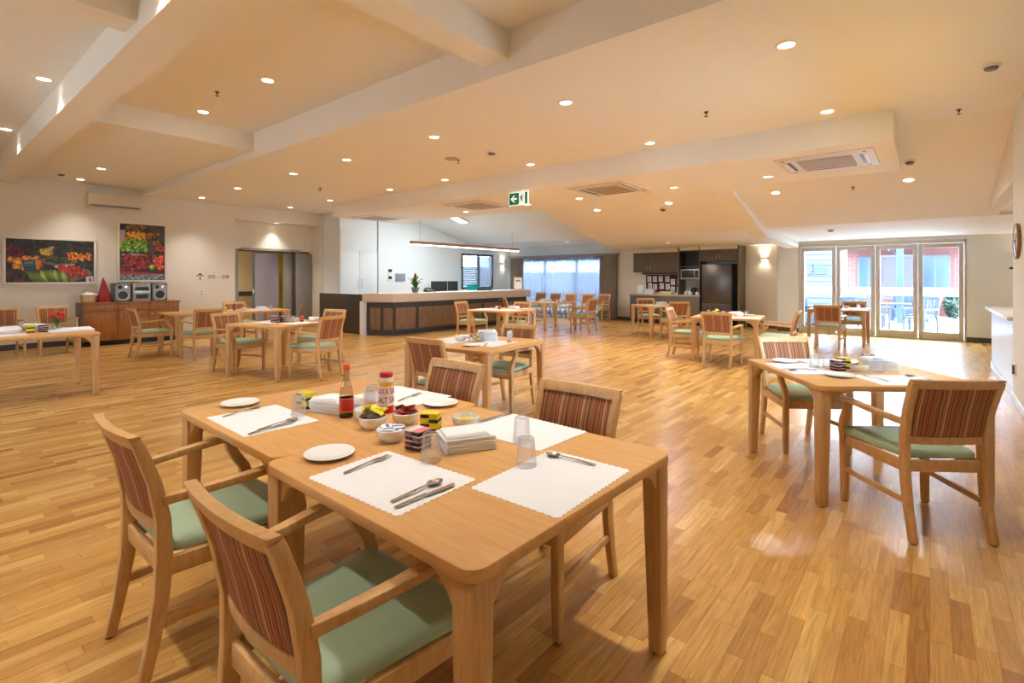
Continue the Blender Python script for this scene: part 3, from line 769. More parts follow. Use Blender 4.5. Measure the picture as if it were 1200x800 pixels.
# wall sconces
def make_sconce():
    t = thing('wall_sconce', 'x', 'wall light')
    MB().box(-.11, -.10, -.035, .11, 0, .035).build('body', TRIMW, t, bevel=.006)
    for s in (-1, 1):
        MB().box(-.08, -.08, s*.036-.0015, .08, -.02, s*.036+.0015).build('lens', LENS, t)
        d = bpy.data.lights.new('sconce_light', 'SPOT'); d.energy = 11; d.color = (1, .90, .74); d.spot_size = math.radians(125); d.spot_blend = .7; d.shadow_soft_size = .03
        l = link('sconce_light', d, t); l.location = (0, -.05, s*.045); l.rotation_euler = (0 if s < 0 else PI, 0, 0)
    return t
SN = Proto(make_sconce())
SN.put((-3.62, YW, 1.97), 0, 'up-and-down wall light right of the fridge', 'up-and-down wall lights')
SN.put((XO, 15.2, 1.97), PI/2, 'up-and-down wall light beside the office window', 'up-and-down wall lights')
SN.put((1.6, YD, 1.75), 0, 'up-and-down wall light in the alcove past the servery', 'up-and-down wall lights')

# ------------------------------------------------------------------ corridor doors
cd = struct(thing('door_5', 'grey corridor door frame with dark edge', 'door')); del cd['category']
FRD = mat('dark_door_frame', (74, 70, 68), .45)
MB().box(-14.40, 5.82, 0, -14.33, 5.88, 2.2).build('jamb', mat('steel_jamb', (150, 148, 146), .4), cd)
MB().box(-14.40, 7.40, 0, -14.33, 7.45, 2.2).build('jamb', FRD, cd)
MB().box(-14.40, 5.88, 2.14, -14.33, 7.40, 2.2).build('head', FRD, cd)
MB().box(-14.34, 5.95, 2.17, -14.29, 7.6, 2.235).build('door_track', mat('track_grey', (158, 150, 138), .45), cd)
lf = struct(thing('door_6', 'wide grey door leaf folded open beside the corridor doorway', 'door')); del lf['category']
MB().box(-14.38, 7.47, .02, -14.31, 7.96, 2.13).build('leaf', GREYD, lf, bevel=.004)
MB().box(-14.30, 7.56, .95, -14.285, 7.59, 1.15).build('pull_handle', STEEL, lf)
lf2 = struct(thing('door_7', 'lilac-grey door leaf standing half open in the corridor doorway', 'door', (-14.46, 7.03, 0), math.radians(-143))); del lf2['category']
MB().box(0, -.025, .02, .68, .025, 2.12).build('leaf', mat('lilac_grey_door', (150, 144, 158), .5), lf2, bevel=.003)
MB().box(.68, -.03, .02, .76, .03, 2.12).build('closing_edge', FRD, lf2)
MB().box(.70, .03, .98, .73, .05, 1.10).build('lock', STEEL, lf2)
lf3 = struct(thing('door_8', 'narrow grey fixed leaf right of the corridor gap', 'door')); del lf3['category']
MB().box(-14.46, 7.14, .02, -14.41, 7.40, 2.13).build('leaf', GREYD, lf3, bevel=.003)
tag(MB().box(-15.75, 7.35, 0, -15.68, 7.95, 2.3).build('yellow_panel', mat('yellow_laminate', (226, 190, 20), .5), bevel=.004), 'bright yellow panel seen through the corridor doorway', 'panel')
hr = thing('handrail', 'dark handrail with bracket along the corridor wall', 'handrail', (-16.4, 6.0, .93))
MB().box(.03, -1.4, -.07, .09, 2.6, .07).build('rail', mat('dark_rail', (78, 64, 52), .5), hr, bevel=.006)
for y in (-1, .4, 1.8): MB().box(0, y-.02, -.03, .03, y+.02, .03).build('bracket', STEEL, hr)
tag(MB().prism([(-.05, .06), (.05, .06), (.05, -.02), (0, -.07), (-.05, -.02)], 0, .03, 'x').build('wall_plaque', mat('plaque_maroon', (120, 40, 36), .5)), 'small dark red plaque on the corridor wall', 'plaque').location = (-16.4, 6.62, 1.53)
# wayfinding on the wall
wy = thing('wall_lettering', 'black arrow and room numbers 205 to 208 on the cream wall', 'sign', (XL+.001, 5.1, 1.44), PI/2)
INK = mat('black_vinyl', (40, 36, 32), .5)
ar = MB()
for p, q in (((-.30, -.085), (-.30, .085)), ((-.30, .085), (-.375, .015)), ((-.30, .085), (-.225, .015))):
    ar.sweep([(p[0], -.001, p[1]), (q[0], -.001, q[1])], .02, .0015, (q[1]-p[1], 0, -(q[0]-p[0])))
ar.build('arrow', INK, wy)
tx = text_obj('room_numbers', '205 – 208', .125, INK, wy); tx.rotation_euler = (PI/2, 0, 0); tx.location = (.12, -.001, 0)
sw = thing('light_switch', 'small white switch plate under the room numbers', 'switch', (XL, 4.84, 1.06), PI/2)
MB().box(-.04, -.01, -.06, .04, 0, .06).build('plate', WHITE, sw, bevel=.003)
MB().box(-.015, -.014, -.05, .015, -.01, -.025).build('red_rocker', RED, sw); MB().box(-.012, -.014, .01, .012, -.01, .04).build('green_rocker', LEAFG, sw)

# ------------------------------------------------------------------ posters
def poster(name, label, y0, y1, z0, z1, img):
    t = thing(name, label, 'picture', (XL, (y0+y1)/2, (z0+z1)/2), PI/2)
    W, H = y1-y0, z1-z0; b = .045
    for a in ((-W/2, -H/2, W/2, -H/2+b), (-W/2, H/2-b, W/2, H/2), (-W/2, -H/2+b, -W/2+b, H/2-b), (W/2-b, -H/2+b, W/2, H/2-b)):
        MB().box(a[0], -.04, a[1], a[2], 0, a[3]).build('frame_bar', PAINTW, t, bevel=.003)
    h, w_, _ = img.shape
    gx = np.linspace(-W/2+b, W/2-b, w_); gz = np.linspace(H/2-b, -H/2+b, h)
    vs_ = [(x, -.024, z) for z in gz for x in gx]
    fs = [(r*w_+c, (r+1)*w_+c, (r+1)*w_+c+1, r*w_+c+1) for r in range(h-1) for c in range(w_-1)]
    me = bpy.data.meshes.new('print'); me.from_pydata(vs_, [], fs); me.materials.append(PRINT)
    ca = me.color_attributes.new('print', 'FLOAT_COLOR', 'POINT')
    l = np.where(img <= .04045, img/12.92, ((img+.055)/1.055)**2.4)
    ca.data.foreach_set('color', np.concatenate([l, np.ones((h, w_, 1))], 2).astype(np.float32).ravel())
    link('print', me, t)
    MB().box(-W/2+b, -.018, -H/2+b, W/2-b, -.002, H/2-b).build('backing', PAINTW, t)
    return t
def canvas(w_, h, c): a = np.zeros((h, w_, 3)); a[:] = np.array(c)/255; return a
def ell(a, cx, cy, rx, ry, c, ang=0, shade=.25):
    h, w_, _ = a.shape; yy, xx = np.mgrid[0:h, 0:w_]; x = xx/w_-cx; y = (yy/h-cy)
    asp = w_/h; x = x*asp; rx = rx*asp
    ca, sa = math.cos(ang), math.sin(ang); u = (x*ca+y*sa)/rx; v = (-x*sa+y*ca)/ry; q = u*u+v*v
    m = q < 1; s = (1+shade*.6-shade*1.6*np.clip((u+.3)**2+(v+.4)**2, 0, 1))[..., None]
    a[m] = np.clip((np.array(c)/255*s)[m], 0, 1)
def quad(a, pts, c):
    h, w_, _ = a.shape; yy, xx = np.mgrid[0:h, 0:w_]; x = xx/w_; y = yy/h; m = np.ones((h, w_), bool); n = len(pts)
    ar_ = sum(pts[i][0]*pts[(i+1) % n][1]-pts[(i+1) % n][0]*pts[i][1] for i in range(n)); sg = 1 if ar_ > 0 else -1
    for i in range(n):
        (ax, ay), (bx, by_) = pts[i], pts[(i+1) % n]
        m &= sg*((bx-ax)*(y-ay)-(by_-ay)*(x-ax)) >= 0
    a[m] = np.array(c)/255
rg = random.Random(3)
def pile(a, x0, x1, y0, y1, n, r, cols, asp):
    pts = sorted([(rg.uniform(y0, y1), rg.uniform(x0, x1)) for _ in range(n)])
    for y, x in pts:
        c = rg.choice(cols); k = rg.uniform(.75, 1.1); ell(a, x, y, r, r*asp, tuple(v*k for v in c), 0, .5)
A = canvas(190, 98, (34, 28, 24))
for k in range(160):
    ell(A, rg.random(), rg.random()*.45, .03, .04, rg.choice([(52, 46, 34), (44, 56, 34), (60, 40, 34), (28, 24, 22), (70, 60, 50)]), 0, .2)
pile(A, .03, .2, .2, .45, 26, .03, [(120, 30, 26), (90, 24, 24), (60, 24, 22)], 2)
quad(A, [(.40, .22), (.52, .13), (.52, .2), (.42, .28)], (170, 130, 130)); pile(A, .38, .5, .25, .36, 16, .028, [(214, 176, 40), (190, 150, 40)], 2)
quad(A, [(.36, .44), (.55, .38), (.78, .42), (.80, .52), (.56, .62), (.38, .54)], (120, 88, 66)); quad(A, [(.42, .45), (.56, .41), (.74, .44), (.74, .49), (.56, .56), (.44, .5)], (40, 54, 26))
pile(A, .44, .72, .42, .50, 22, .025, [(60, 84, 30), (44, 62, 26), (74, 92, 40)], 1.6)
quad(A, [(.52, .60), (.76, .55), (.76, .60), (.54, .66)], (186, 168, 160))
pile(A, .68, .97, .30, .46, 44, .02, [(236, 132, 32), (226, 116, 28), (244, 150, 48)], 2)
quad(A, [(.50, .86), (.58, .68), (.80, .60), (.94, .70), (.98, .80), (.74, .98), (.6, .98)], (128, 98, 70))
pile(A, .58, .90, .62, .84, 56, .026, [(206, 38, 26), (190, 30, 24), (222, 62, 36)], 1.9)
pile(A, .84, .98, .52, .66, 12, .03, [(34, 46, 26), (50, 60, 34)], 1.6)
pile(A, .02, .38, .44, .72, 34, .042, [(232, 142, 34), (222, 128, 30), (240, 160, 50)], 2)
quad(A, [(.17, .48), (.31, .46), (.33, .72), (.19, .74)], (44, 74, 66)); quad(A, [(.19, .53), (.29, .51), (.29, .55), (.19, .57)], (110, 134, 126)); quad(A, [(.20, .60), (.30, .58), (.30, .60), (.20, .62)], (90, 116, 108))
for k in range(9): ell(A, .30+.045*k, .88+.02*math.sin(k), .045, .2, rg.choice([(96, 120, 40), (122, 142, 56), (80, 104, 36), (140, 150, 60)]), -.75+.04*k, .5)
pile(A, .02, .22, .74, .98, 22, .04, [(60, 44, 32), (46, 36, 28), (76, 54, 36)], 2)
quad(A, [(.90, .86), (.985, .84), (.985, .98), (.90, .98)], (206, 200, 214)); quad(A, [(.93, .88), (.95, .88), (.97, .97), (.94, .97)], (190, 30, 60))
poster('wide_fruit_picture', 'wide framed photograph of market vegetables on the left wall', 1.34, 2.78, 1.28, 2.23, A)
B = canvas(104, 150, (54, 46, 42))
quad(B, [(0, 0), (.14, 0), (.14, .12), (0, .12)], (30, 32, 40)); quad(B, [(0, .12), (.12, .1), (.1, .4), (0, .42)], (176, 166, 168)); quad(B, [(.6, 0), (1, 0), (1, .3), (.8, .3)], (78, 72, 70))
pile(B, .18, .62, .04, .16, 26, .05, [(140, 96, 34), (110, 84, 30), (160, 100, 40)], .7)
pile(B, .14, .55, .16, .30, 34, .055, [(216, 168, 30), (226, 150, 28), (200, 170, 50)], .7)
pile(B, .58, .88, .16, .34, 20, .055, [(176, 110, 40), (150, 92, 36), (120, 90, 40)], .75)
pile(B, .04, .58, .30, .50, 74, .055, [(130, 182, 44), (108, 160, 36), (156, 200, 70)], .7)
quad(B, [(.64, .34), (.72, .32), (.74, .6), (.68, .62)], (84, 76, 76))
pile(B, .76, .98, .34, .52, 24, .05, [(150, 60, 44), (110, 44, 38), (170, 90, 60)], .7)
quad(B, [(.04, .5), (.3, .52), (.6, .5), (.6, .55), (.04, .56)], (196, 180, 180))
pile(B, .04, .68, .56, .82, 96, .052, [(168, 34, 34), (140, 26, 30), (196, 60, 44), (120, 28, 30)], .7)
pile(B, .76, .98, .54, .80, 30, .055, [(210, 60, 40), (226, 110, 70), (190, 40, 34)], .7)
ell(B, .70, .76, .06, .045, (164, 206, 60))
quad(B, [(0, .82), (.3, .84), (.98, .84), (.98, .89), (0, .89)], (178, 44, 40)); quad(B, [(0, .89), (1, .89), (1, 1), (0, 1)], (134, 130, 132)); pile(B, 0, 1, .9, 1, 30, .05, [(120, 118, 122), (150, 146, 146)], .5)
poster('tall_fruit_picture', 'tall framed photograph of green and red apples above the stereo', 3.14, 4.09, 1.32, 2.67, B)

# ------------------------------------------------------------------ sideboard and what stands on it
sb = thing('sideboard', 'long brown wooden sideboard under the tall fruit picture', 'sideboard', (XL+.03, 3.31, 0))
y0, y1, D, H = -.88, .88, .56, .90
MB().box(0, y0+.02, .10, D-.02, y1-.02, H-.03).build('carcass', CABW, sb)
MB().box(-.005, y0, H-.03, D+.02, y1, H).build('top', CABW, sb, bevel=.004)
MB().box(0, y0+.03, 0, D-.06, y1-.03, .10).build('plinth', BLACK, sb)
MB().box(.0, y0+.0, .10, D-.02, y0+.02, H-.03).build('end_panel', mat('grey_end_panel', (120, 108, 98), .5), sb)
n = 3; ww = (y1-y0-.04)/n
for k in range(n):
    a, b = y0+.02+k*ww+.004, y0+.02+(k+1)*ww-.004
    dr = MB().box(D-.02, a, .70, D, b, H-.035).build('drawer', CABW, sb, bevel=.002)
    MB().tube([(D, (a+b)/2-.05, .79), (D+.025, (a+b)/2-.045, .79), (D+.025, (a+b)/2+.045, .79), (D, (a+b)/2+.05, .79)], .006).build('handle', STEEL, dr)
    dd = MB().box(D-.02, a, .12, D, b, .69).build('door', CABW, sb, bevel=.002)
    hy = b-.05 if k == 0 else a+.05
    MB().lathe([(.006, 0), (.006, .016), (.016, .02), (.016, .03), (.008, .033)], 12).build('knob', STEEL, dd).matrix_local = Matrix.Translation((D, hy, .62)) @ Matrix.Rotation(PI/2, 4, 'Y')
def speaker(y, lab):
    t = thing('stereo_speaker', lab, 'speaker', (XL+.30, y, .90), PI/2, 'stereo speakers on the sideboard'); t.scale = (1.2, 1.2, 1.2)
    MB().box(-.125, -.13, 0, .125, .13, .33).build('cabinet', mat('speaker_grey', (104, 98, 92), .5), t, bevel=.006)
    MB().prism(rrect(.22, .30, .05, 4, 0, .165), -.145, -.13, 'y').build('front', SILVER, t, bevel=.003)
    for z, r, nm in ((.118, .094, 'woofer'), (.262, .045, 'tweeter')):
        c = MB().lathe([(r, 0), (r, .012), (r*.85, .012), (r*.2, -.004)], 22).build(nm, SILVER, t, smooth=True); c.matrix_local = Matrix.Translation((0 if nm == 'woofer' else -.045, -.145, z)) @ Matrix.Rotation(PI/2, 4, 'X')
        e = MB().lathe([(r*.84, .010), (r*.5, .004), (r*.25, .008), (.0, .012)], 22).build('cone', BLACK, c, smooth=True)
    c = MB().lathe([(.03, 0), (.03, .01), (.0, .012)], 18).build('dome', CHROME, t, smooth=True); c.matrix_local = Matrix.Translation((.055, -.145, .258)) @ Matrix.Rotation(PI/2, 4, 'X')
speaker(3.14, 'left silver stereo speaker on the sideboard'); speaker(3.82, 'right silver stereo speaker on the sideboard')
st = thing('stereo', 'silver stereo unit between the two speakers', 'stereo', (XL+.30, 3.48, .90), PI/2); st.scale = (1.2, 1.2, 1.2)
MB().box(-.14, -.15, 0, .14, .14, .33).build('case', SILVER, st, bevel=.006)
MB().prism([(-.115, .20), (.115, .20), (.09, .265), (-.09, .265)], -.156, -.151, 'y').build('display', BLACK, st)
MB().box(-.09, -.156, .05, .09, -.151, .13).build('tape_door', BLACK, st)
MB().box(-.12, -.158, .165, .12, -.151, .182).build('button_strip', CHROME, st)
for x in (-.12, .12):
    k = MB().lathe([(.018, 0), (.018, .012), (0, .014)], 14).build('knob', CHROME, st); k.matrix_local = Matrix.Translation((x*.98, -.151, .29)) @ Matrix.Rotation(PI/2, 4, 'X')
tag(MB().box(-.05, -.08, 0, .05, .02, .035).build('tissue_box', mat('ochre_box', (176, 150, 60), .6), bevel=.003), 'small ochre box on top of the stereo unit', 'box').location = (XL+.30, 3.46, 1.296)
TERR = mat('cream_pot', (212, 176, 130), .6)
for k, (x, y, s, lb) in enumerate(((.44, 2.56, .95, 'larger cream bucket with white cloth at the left end of the sideboard'), (.18, 2.70, .8, 'smaller cream bucket behind the larger one on the sideboard'))):
    t = thing('bucket', lb, 'bucket', (XL+x, y, .90), 0, 'cream buckets on the sideboard'); t.scale = (s, s, s)
    MB().lathe([(.105, 0), (.125, .02), (.135, .16), (.14, .165), (.128, .165), (.12, .1), (.0, .09)], 22).build('pot', TERR, t, smooth=True)
    MB().lathe([(.128, .158), (.125, .19), (.09, .212), (.04, .222), (0, .224)], 16).build('cloth', PAPER, t, smooth=True)
nf = tag(MB().loft([[(.08*math.cos(a), .125*math.sin(a), 0) for a in np.linspace(0, 2*PI, 9)[:-1]], [(.07*math.cos(a), .11*math.sin(a), .15) for a in np.linspace(0, 2*PI, 9)[:-1]], [(.008*math.cos(a), .01*math.sin(a)-.02, .52) for a in np.linspace(0, 2*PI, 9)[:-1]]]).build('folded_paper_tree', mat('red_pattern_paper', (158, 40, 34), .6, noise=.5, nscale=18), bevel=.003), 'tall red pointed paper decoration on the sideboard', 'decoration')
nf.location = (XL+.43, 2.83, .9)
bt = thing('pump_bottle', 'clear pump bottle behind the cream buckets', 'bottle', (XL+.12, 2.56, .90))
MB().lathe([(.035, 0), (.035, .2), (.012, .24), (.012, .27)], 14).build('body', mat('tan_bottle', (186, 156, 116), .3), bt, smooth=True)
MB().lathe([(.016, .27), (.016, .29), (.006, .295), (.006, .32)], 10).build('pump', TERR, bt)

# ------------------------------------------------------------------ reception desk
rd = thing('reception_desk', 'long reception desk with pale fascia and dark timber panels', 'reception desk')
FASC = mat('pale_fascia', (216, 196, 172), .5, noise=.03)
base = [(-10.74, 7.42), (-10.12, 7.74), (-10.12, 13.05), (-10.75, 13.05), (-10.75, 7.6)]
MB().prism(base, 0, .84).build('dark_base', DARK, rd)
top = [(-10.79, 7.32), (-10.02, 7.68), (-10.02, 13.12), (-10.8, 13.12), (-10.8, 7.5)]
MB().prism(top, .82, 1.02).build('fascia', FASC, rd, bevel=.004)
top2 = [(-10.80, 7.31), (-10.01, 7.67), (-10.01, 13.13), (-10.85, 13.13), (-10.85, 7.5)]
MB().prism(top2, 1.02, 1.035).build('counter_top', mat('counter_white', (236, 234, 230), .35), rd)
MB().box(-10.86, 7.30, 0, -10.76, 7.56, .84).build('white_end_post', WHITE, rd)
def dpanel(a, b, p0, p1, boards):
    # a..b along the line p0->p1, split into upright boards
    u = Vector((p1[0]-p0[0], p1[1]-p0[1], 0)); Lg = u.length; u /= Lg; nrm = Vector((u.y, -u.x, 0))
    pn = link('timber_panel', None, rd)
    for k in range(boards):
        s0 = a+(b-a)*k/boards+.001; s1 = a+(b-a)*(k+1)/boards-.001
        P = [Vector((p0[0], p0[1], 0))+u*s+nrm*t for s, t in ((s0, -.005), (s1, -.005), (s1, .035), (s0, .035))]
        MB().prism([(p.x, p.y) for p in P], .14, .68).build('board', DESKW, pn, bevel=.002)
dpanel(.10, .38, base[0], base[1], 2)
dpanel(.46, .68, base[0], base[1], 2)
ys = .06
for wd, nb in ((.62, 4), (1.42, 9), (.84, 5), (.84, 5), (.95, 6)):
    dpanel(ys, ys+wd, base[1], base[2], nb); ys += wd+.10
MB().box(-10.112, 7.8, .045, -10.10, 13.0, .10).build('kick_strip', BLACK, rd)
tag(MB().box(-12.95, 7.43, 0, -10.87, 7.50, 1.0).build('dark_side_screen', DARK, bevel=.003), 'dark brown low screen left of the reception desk', 'screen')
# white tall cupboards left of the office wall
cp = thing('white_cupboard', 'tall white built-in cupboard behind the dark screen', 'cupboard', (XL, 8.1, 0))
MB().box(.01, .01, 0, .85, 1.28, 3.29).build('carcass', W_OFF, cp)
for a, b in ((.02, .645), (.655, 1.28)):
    d = MB().box(.85, a, .1, .87, b, 2.2).build('door', W_OFF, cp, bevel=.002)
    hy = b-.06 if a < .3 else a+.06
    MB().tube([(.87, hy, 1.1), (.895, hy, 1.11), (.895, hy, 1.37), (.87, hy, 1.38)], .007).build('handle', STEEL, d)
MB().box(.85, .02, 2.21, .87, 1.27, 2.85).build('door', W_OFF, cp, bevel=.002)
# office wall fittings
kp = thing('intercom_panel', 'grey intercom plate on the white office wall', 'panel', (XO, 10.22, 1.43), PI/2)
MB().box(-.20, -.02, -.13, .20, 0, .13).build('plate', mat('steel_plate', (170, 176, 184), .4, metal=.3), kp, bevel=.003)
for r_ in range(3):
    for c_ in range(5): MB().box(-.16+c_*.07, -.025, -.09+r_*.07, -.12+c_*.07, -.02, -.05+r_*.07).build('button', mat('button_grey', (130, 138, 150), .4), kp)
for z, lb in ((1.62, 'upper small black keypad on the office wall'), (1.40, 'lower small black keypad on the office wall')):
    t = thing('keypad', lb, 'keypad', (XO, 9.82, z), PI/2, 'keypads on the office wall')
    MB().box(-.09, -.02, -.09, .09, 0, .09).build('plate', WHITE, t, bevel=.003); MB().box(-.065, -.024, -.02, .065, -.02, .07).build('display', BLACK, t)
# pendant lamp above the desk
pl = thing('linear_pendant', 'long thin timber pendant lamp hanging above the reception desk', 'pendant lamp', (-10.3, 10.65, 2.27))
MB().box(-.05, -2.2, .02, .05, 2.2, .10).build('body', PENDW, pl, bevel=.004)
MB().box(-.04, -2.19, .0, .04, 2.19, .02).build('led_strip', LED, pl)
for y in (-1.9, 1.9): MB().tube([(0, y, .10), (0, y, 1.35 if y < 0 else .62)], .004, 6).build('suspension_wire', STEEL, pl)
la = bpy.data.lights.new('pendant_light', 'AREA'); la.shape = 'RECTANGLE'; la.size = .08; la.size_y = 4.3; la.energy = 26; la.color = COOL_C
l = link('pendant_light', la, pl); l.location = (0, 0, -.006)
tr = thing('ceiling_batten', 'bright rectangular strip light on the sloping office ceiling', 'ceiling light', (-11.15, 10.55, 3.36))
tr.rotation_euler = (-math.atan(.2676), 0, 0)
MB().box(-.16, -.75, -.05, .16, .75, .0).build('housing', TRIMW, tr, bevel=.004)
MB().box(-.14, -.73, -.056, .14, .73, -.05).build('diffuser', LED, tr)
la = bpy.data.lights.new('batten_light', 'AREA'); la.shape = 'RECTANGLE'; la.size = .28; la.size_y = 1.46; la.energy = 60; la.color = COOL_C
l = link('batten_light', la, tr); l.location = (0, 0, -.062)
# things on the desk
pt = thing('potted_plant', 'potted bromeliad with a red flower spike on the reception desk', 'plant', (-10.35, 8.63, 1.035))
MB().lathe([(.07, 0), (.10, .10), (.105, .14), (.095, .14), (.09, .12), (0, .12)], 18).build('pot', mat('grey_pot', (128, 116, 106), .6), pt, smooth=True)
def leafy(parent, n, r, h0, h1, m, name='leaf', w_=.05, seed=1, z0=.12):
    q = random.Random(seed)
    for k in range(n):
        a = 2*PI*k/n+q.uniform(-.3, .3); L = r*q.uniform(.7, 1.15); hh = q.uniform(h0, h1); ca, sa = math.cos(a), math.sin(a)
        path = [(0.02*ca, .02*sa, z0), (.45*L*ca, .45*L*sa, z0+hh*.8), (.8*L*ca, .8*L*sa, z0+hh), (L*ca, L*sa, z0+hh*.85)]
        MB().sweep(path, [w_*.6, w_, w_*.8, .004], .004, (-sa, ca, 0)).build(name, m, parent, smooth=True)
leafy(pt, 12, .2, .10, .28, LEAFG, seed=4, w_=.07); leafy(pt, 7, .1, .18, .3, mat('lime_leaf', (150, 164, 60), .5), seed=5, w_=.05)
MB().lathe([(.02, .12), (.03, .30), (.045, .38), (.03, .46), (.0, .52)], 10).build('flower_spike', mat('crimson_flower', (150, 22, 40), .5), pt, smooth=True)
def monitor(x, y, lb, w_=.52, m=BLACK, rz=PI/2):
    t = thing('computer_monitor', lb, 'monitor', (x, y, .74), rz, 'screens behind the reception desk')
    MB().box(-w_/2, -.015, .24, w_/2, .02, .58).build('screen', m, t, bevel=.006)
    MB().box(-.03, -.01, .02, .03, .03, .26).build('stand', BLACK, t); MB().box(-.12, -.10, 0, .12, .10, .02).build('base', BLACK, t, bevel=.004)
wt = thing('office_worktop', 'office worktop behind the reception counter', 'worktop', (-11.15, 10.4, 0))
MB().box(-.35, -2.6, .70, .30, 2.6, .74).build('top', WHITE, wt)
for y in (-2.5, 2.5): MB().box(-.3, y-.03, 0, .28, y+.03, .70).build('leg', WHITE, wt)
monitor(-11.15, 10.2, 'wide black computer monitor seen from behind over the reception desk', .62)
monitor(-11.15, 10.75, 'second dark monitor right beside the wide one', .4)
oc = thing('office_chair', 'turquoise-backed office chair behind the reception desk', 'chair', (-11.9, 12.65, 0), -PI/2)
MB().prism(rrect(.56, .56, .08, 4, 0, .93), -.27, -.23, 'y').build('backrest', mat('turquoise_fabric', (0, 158, 148), .7), oc, bevel=.01)
MB().prism(rrect(.5, .48, .08, 4), .44, .51).build('seat', BLACK, oc, bevel=.02)
MB().box(-.03, -.30, .46, .03, -.27, .8).build('back_support', BLACK, oc)
MB().lathe([(.03, .08), (.03, .44)], 12).build('column', STEEL, oc)
for k in range(5):
    a = 2*PI*k/5; g = MB().sweep([(0, 0, .09), (.28*math.cos(a), .28*math.sin(a), .07)], .04, .03, None).build('base_arm', BLACK, oc)
    MB().lathe([(.0, -.03), (.03, 0), (0, .03)], 10, (.28*math.cos(a), .28*math.sin(a), .032)).build('castor', BLACK, g)
for y, lb in ((9.35, 'low black phone left of the monitor on the desk'), (11.6, 'low black printer right of the monitors on the desk')):
    t = thing('desk_phone', lb, 'phone', (-10.62, y, 1.035))
    MB().prism([(-.1, 0), (.1, 0), (.1, .03), (-.08, .075)], -.14 if y < 10 else -.25, .14 if y < 10 else .25, 'y').build('body', BLACK, t, bevel=.004)
    MB().sweep([(-.06, -.11, .085), (-.06, -.06, .10), (-.06, .03, .10), (-.06, .08, .085)], .04, .025, (1, 0, 0)).build('handset', BLACK, t)
ph = thing('framed_notice', 'small gold-framed notice standing at the far end of the desk', 'picture frame', (-10.35, 12.9, 1.035), math.radians(60))
GOLD = mat('gold_frame', (186, 150, 92), .4)
for a in ((-.16, 0, .16, .03), (-.16, .39, .16, .42), (-.16, .03, -.13, .39), (.13, .03, .16, .39)):
    MB().box(a[0], -.02, a[1], a[2], 0, a[3]).build('frame_bar', GOLD, ph)
MB().box(-.13, -.012, .03, .13, -.004, .39).build('sheet', PAPER, ph)
for x in (-.04, .04): MB().lathe([(.035, 0), (.035, .002)], 14).build('round_photo', mat('photo_rust', (176, 84, 48), .6), ph).matrix_local = Matrix.Translation((x, -.012, .29)) @ Matrix.Rotation(PI/2, 4, 'X')

# ------------------------------------------------------------------ kitchenette
KY = 15.10
bc = thing('base_cabinet', 'grey-brown kitchenette base cabinet under the worktop', 'cabinet')
MB().box(-7.49, KY+.02, .1, -5.25, YW-.002, .86).build('carcass', KITCH, bc); MB().box(-7.47, KY+.06, 0, -5.27, YW-.01, .1).build('plinth', BLACK, bc)
for k in range(4):
    a = -7.485+k*.558; MB().box(a, KY, .11, a+.552, KY+.02, .85).build('door', KITCH, bc, bevel=.002)
tag(MB().box(-7.52, KY-.02, .86, -5.245, YW-.002, .90).build('worktop', mat('worktop_pale', (176, 160, 140), .4), bevel=.003), 'pale kitchenette worktop along the back wall', 'worktop')
uc = thing('wall_cabinet', 'grey-brown wall cabinet above the kitchenette worktop', 'cabinet')
MB().box(-7.49, KY+.27, 1.60, -5.93, YW-.002, 2.22).build('carcass', KITCH, uc)
for k in range(3):
    a = -7.485+k*.517; d = MB().box(a, KY+.25, 1.60, a+.511, KY+.27, 2.22).build('door', KITCH, uc, bevel=.002)
    hx = a+.46 if k != 1 else a+.05; MB().box(hx, KY+.24, 1.66, hx+.012, KY+.25, 1.8).build('handle', STEEL, d)
MB().box(-7.2, KY+.3, 1.53, -5.93, YW-.01, 1.60).build('rangehood_strip', DARK, uc)
mc = thing('microwave_cabinet', 'open grey-brown shelf column beside the fridge', 'cabinet')
MB().box(-5.93, KY+.05, .90, -5.89, YW-.002, 2.34).build('side_panel', KITCH, mc); MB().box(-5.27, KY, .905, -5.245, YW-.002, 2.34).build('side_panel', KITCH, mc)
for z in (1.36, 1.74, 2.22): MB().box(-5.89, KY+.08, z, -5.27, YW-.002, z+.025).build('shelf', KITCH, mc)
MB().box(-5.89, YW-.03, 1.36, -5.27, YW-.002, 2.34).build('back_panel', DARK, mc)
mw = thing('microwave', 'silver-trimmed black microwave on the open shelf', 'microwave', (-5.58, 15.4, 1.386))
MB().box(-.28, -.20, 0, .28, .20, .30).build('case', SILVER, mw, bevel=.004); MB().box(-.25, -.21, .04, .13, -.20, .26).build('door_glass', BLACK, mw, bevel=.002)
MB().box(.15, -.21, .04, .26, -.20, .26).build('control_panel', BLACK, mw)
fc = thing('fridge_surround', 'grey-brown cabinet surround over and beside the fridge', 'cabinet')
MB().box(-4.18, KY-.02, 0, -4.14, YW-.002, 2.335).build('side_panel', KITCH, fc); MB().box(-5.24, KY, 1.90, -4.18, YW-.002, 2.24).build('carcass', KITCH, fc)
for a in (-5.235, -4.708):
    d = MB().box(a, KY-.02, 1.90, a+.523, KY, 2.24).build('door', KITCH, fc, bevel=.002)
    hx = a+.47 if a < -5 else a+.04; MB().box(hx, KY-.03, 1.96, hx+.012, KY-.02, 2.1).build('handle', STEEL, d)
trk = struct(MB().box(-7.49, KY+.27, 2.22, -5.93, YW, 2.345).build('trim_10', W_WALL)); struct(MB().box(-5.24, KY, 2.24, -4.18, YW, 2.352).build('trim_11', W_WALL)); struct(MB().box(-5.89, KY+.1, 2.245, -5.27, YW, 2.35).build('trim_12', W_WALL))
fg = thing('refrigerator', 'tall brushed-steel two-door refrigerator', 'refrigerator', (-4.76, 15.42, 0))
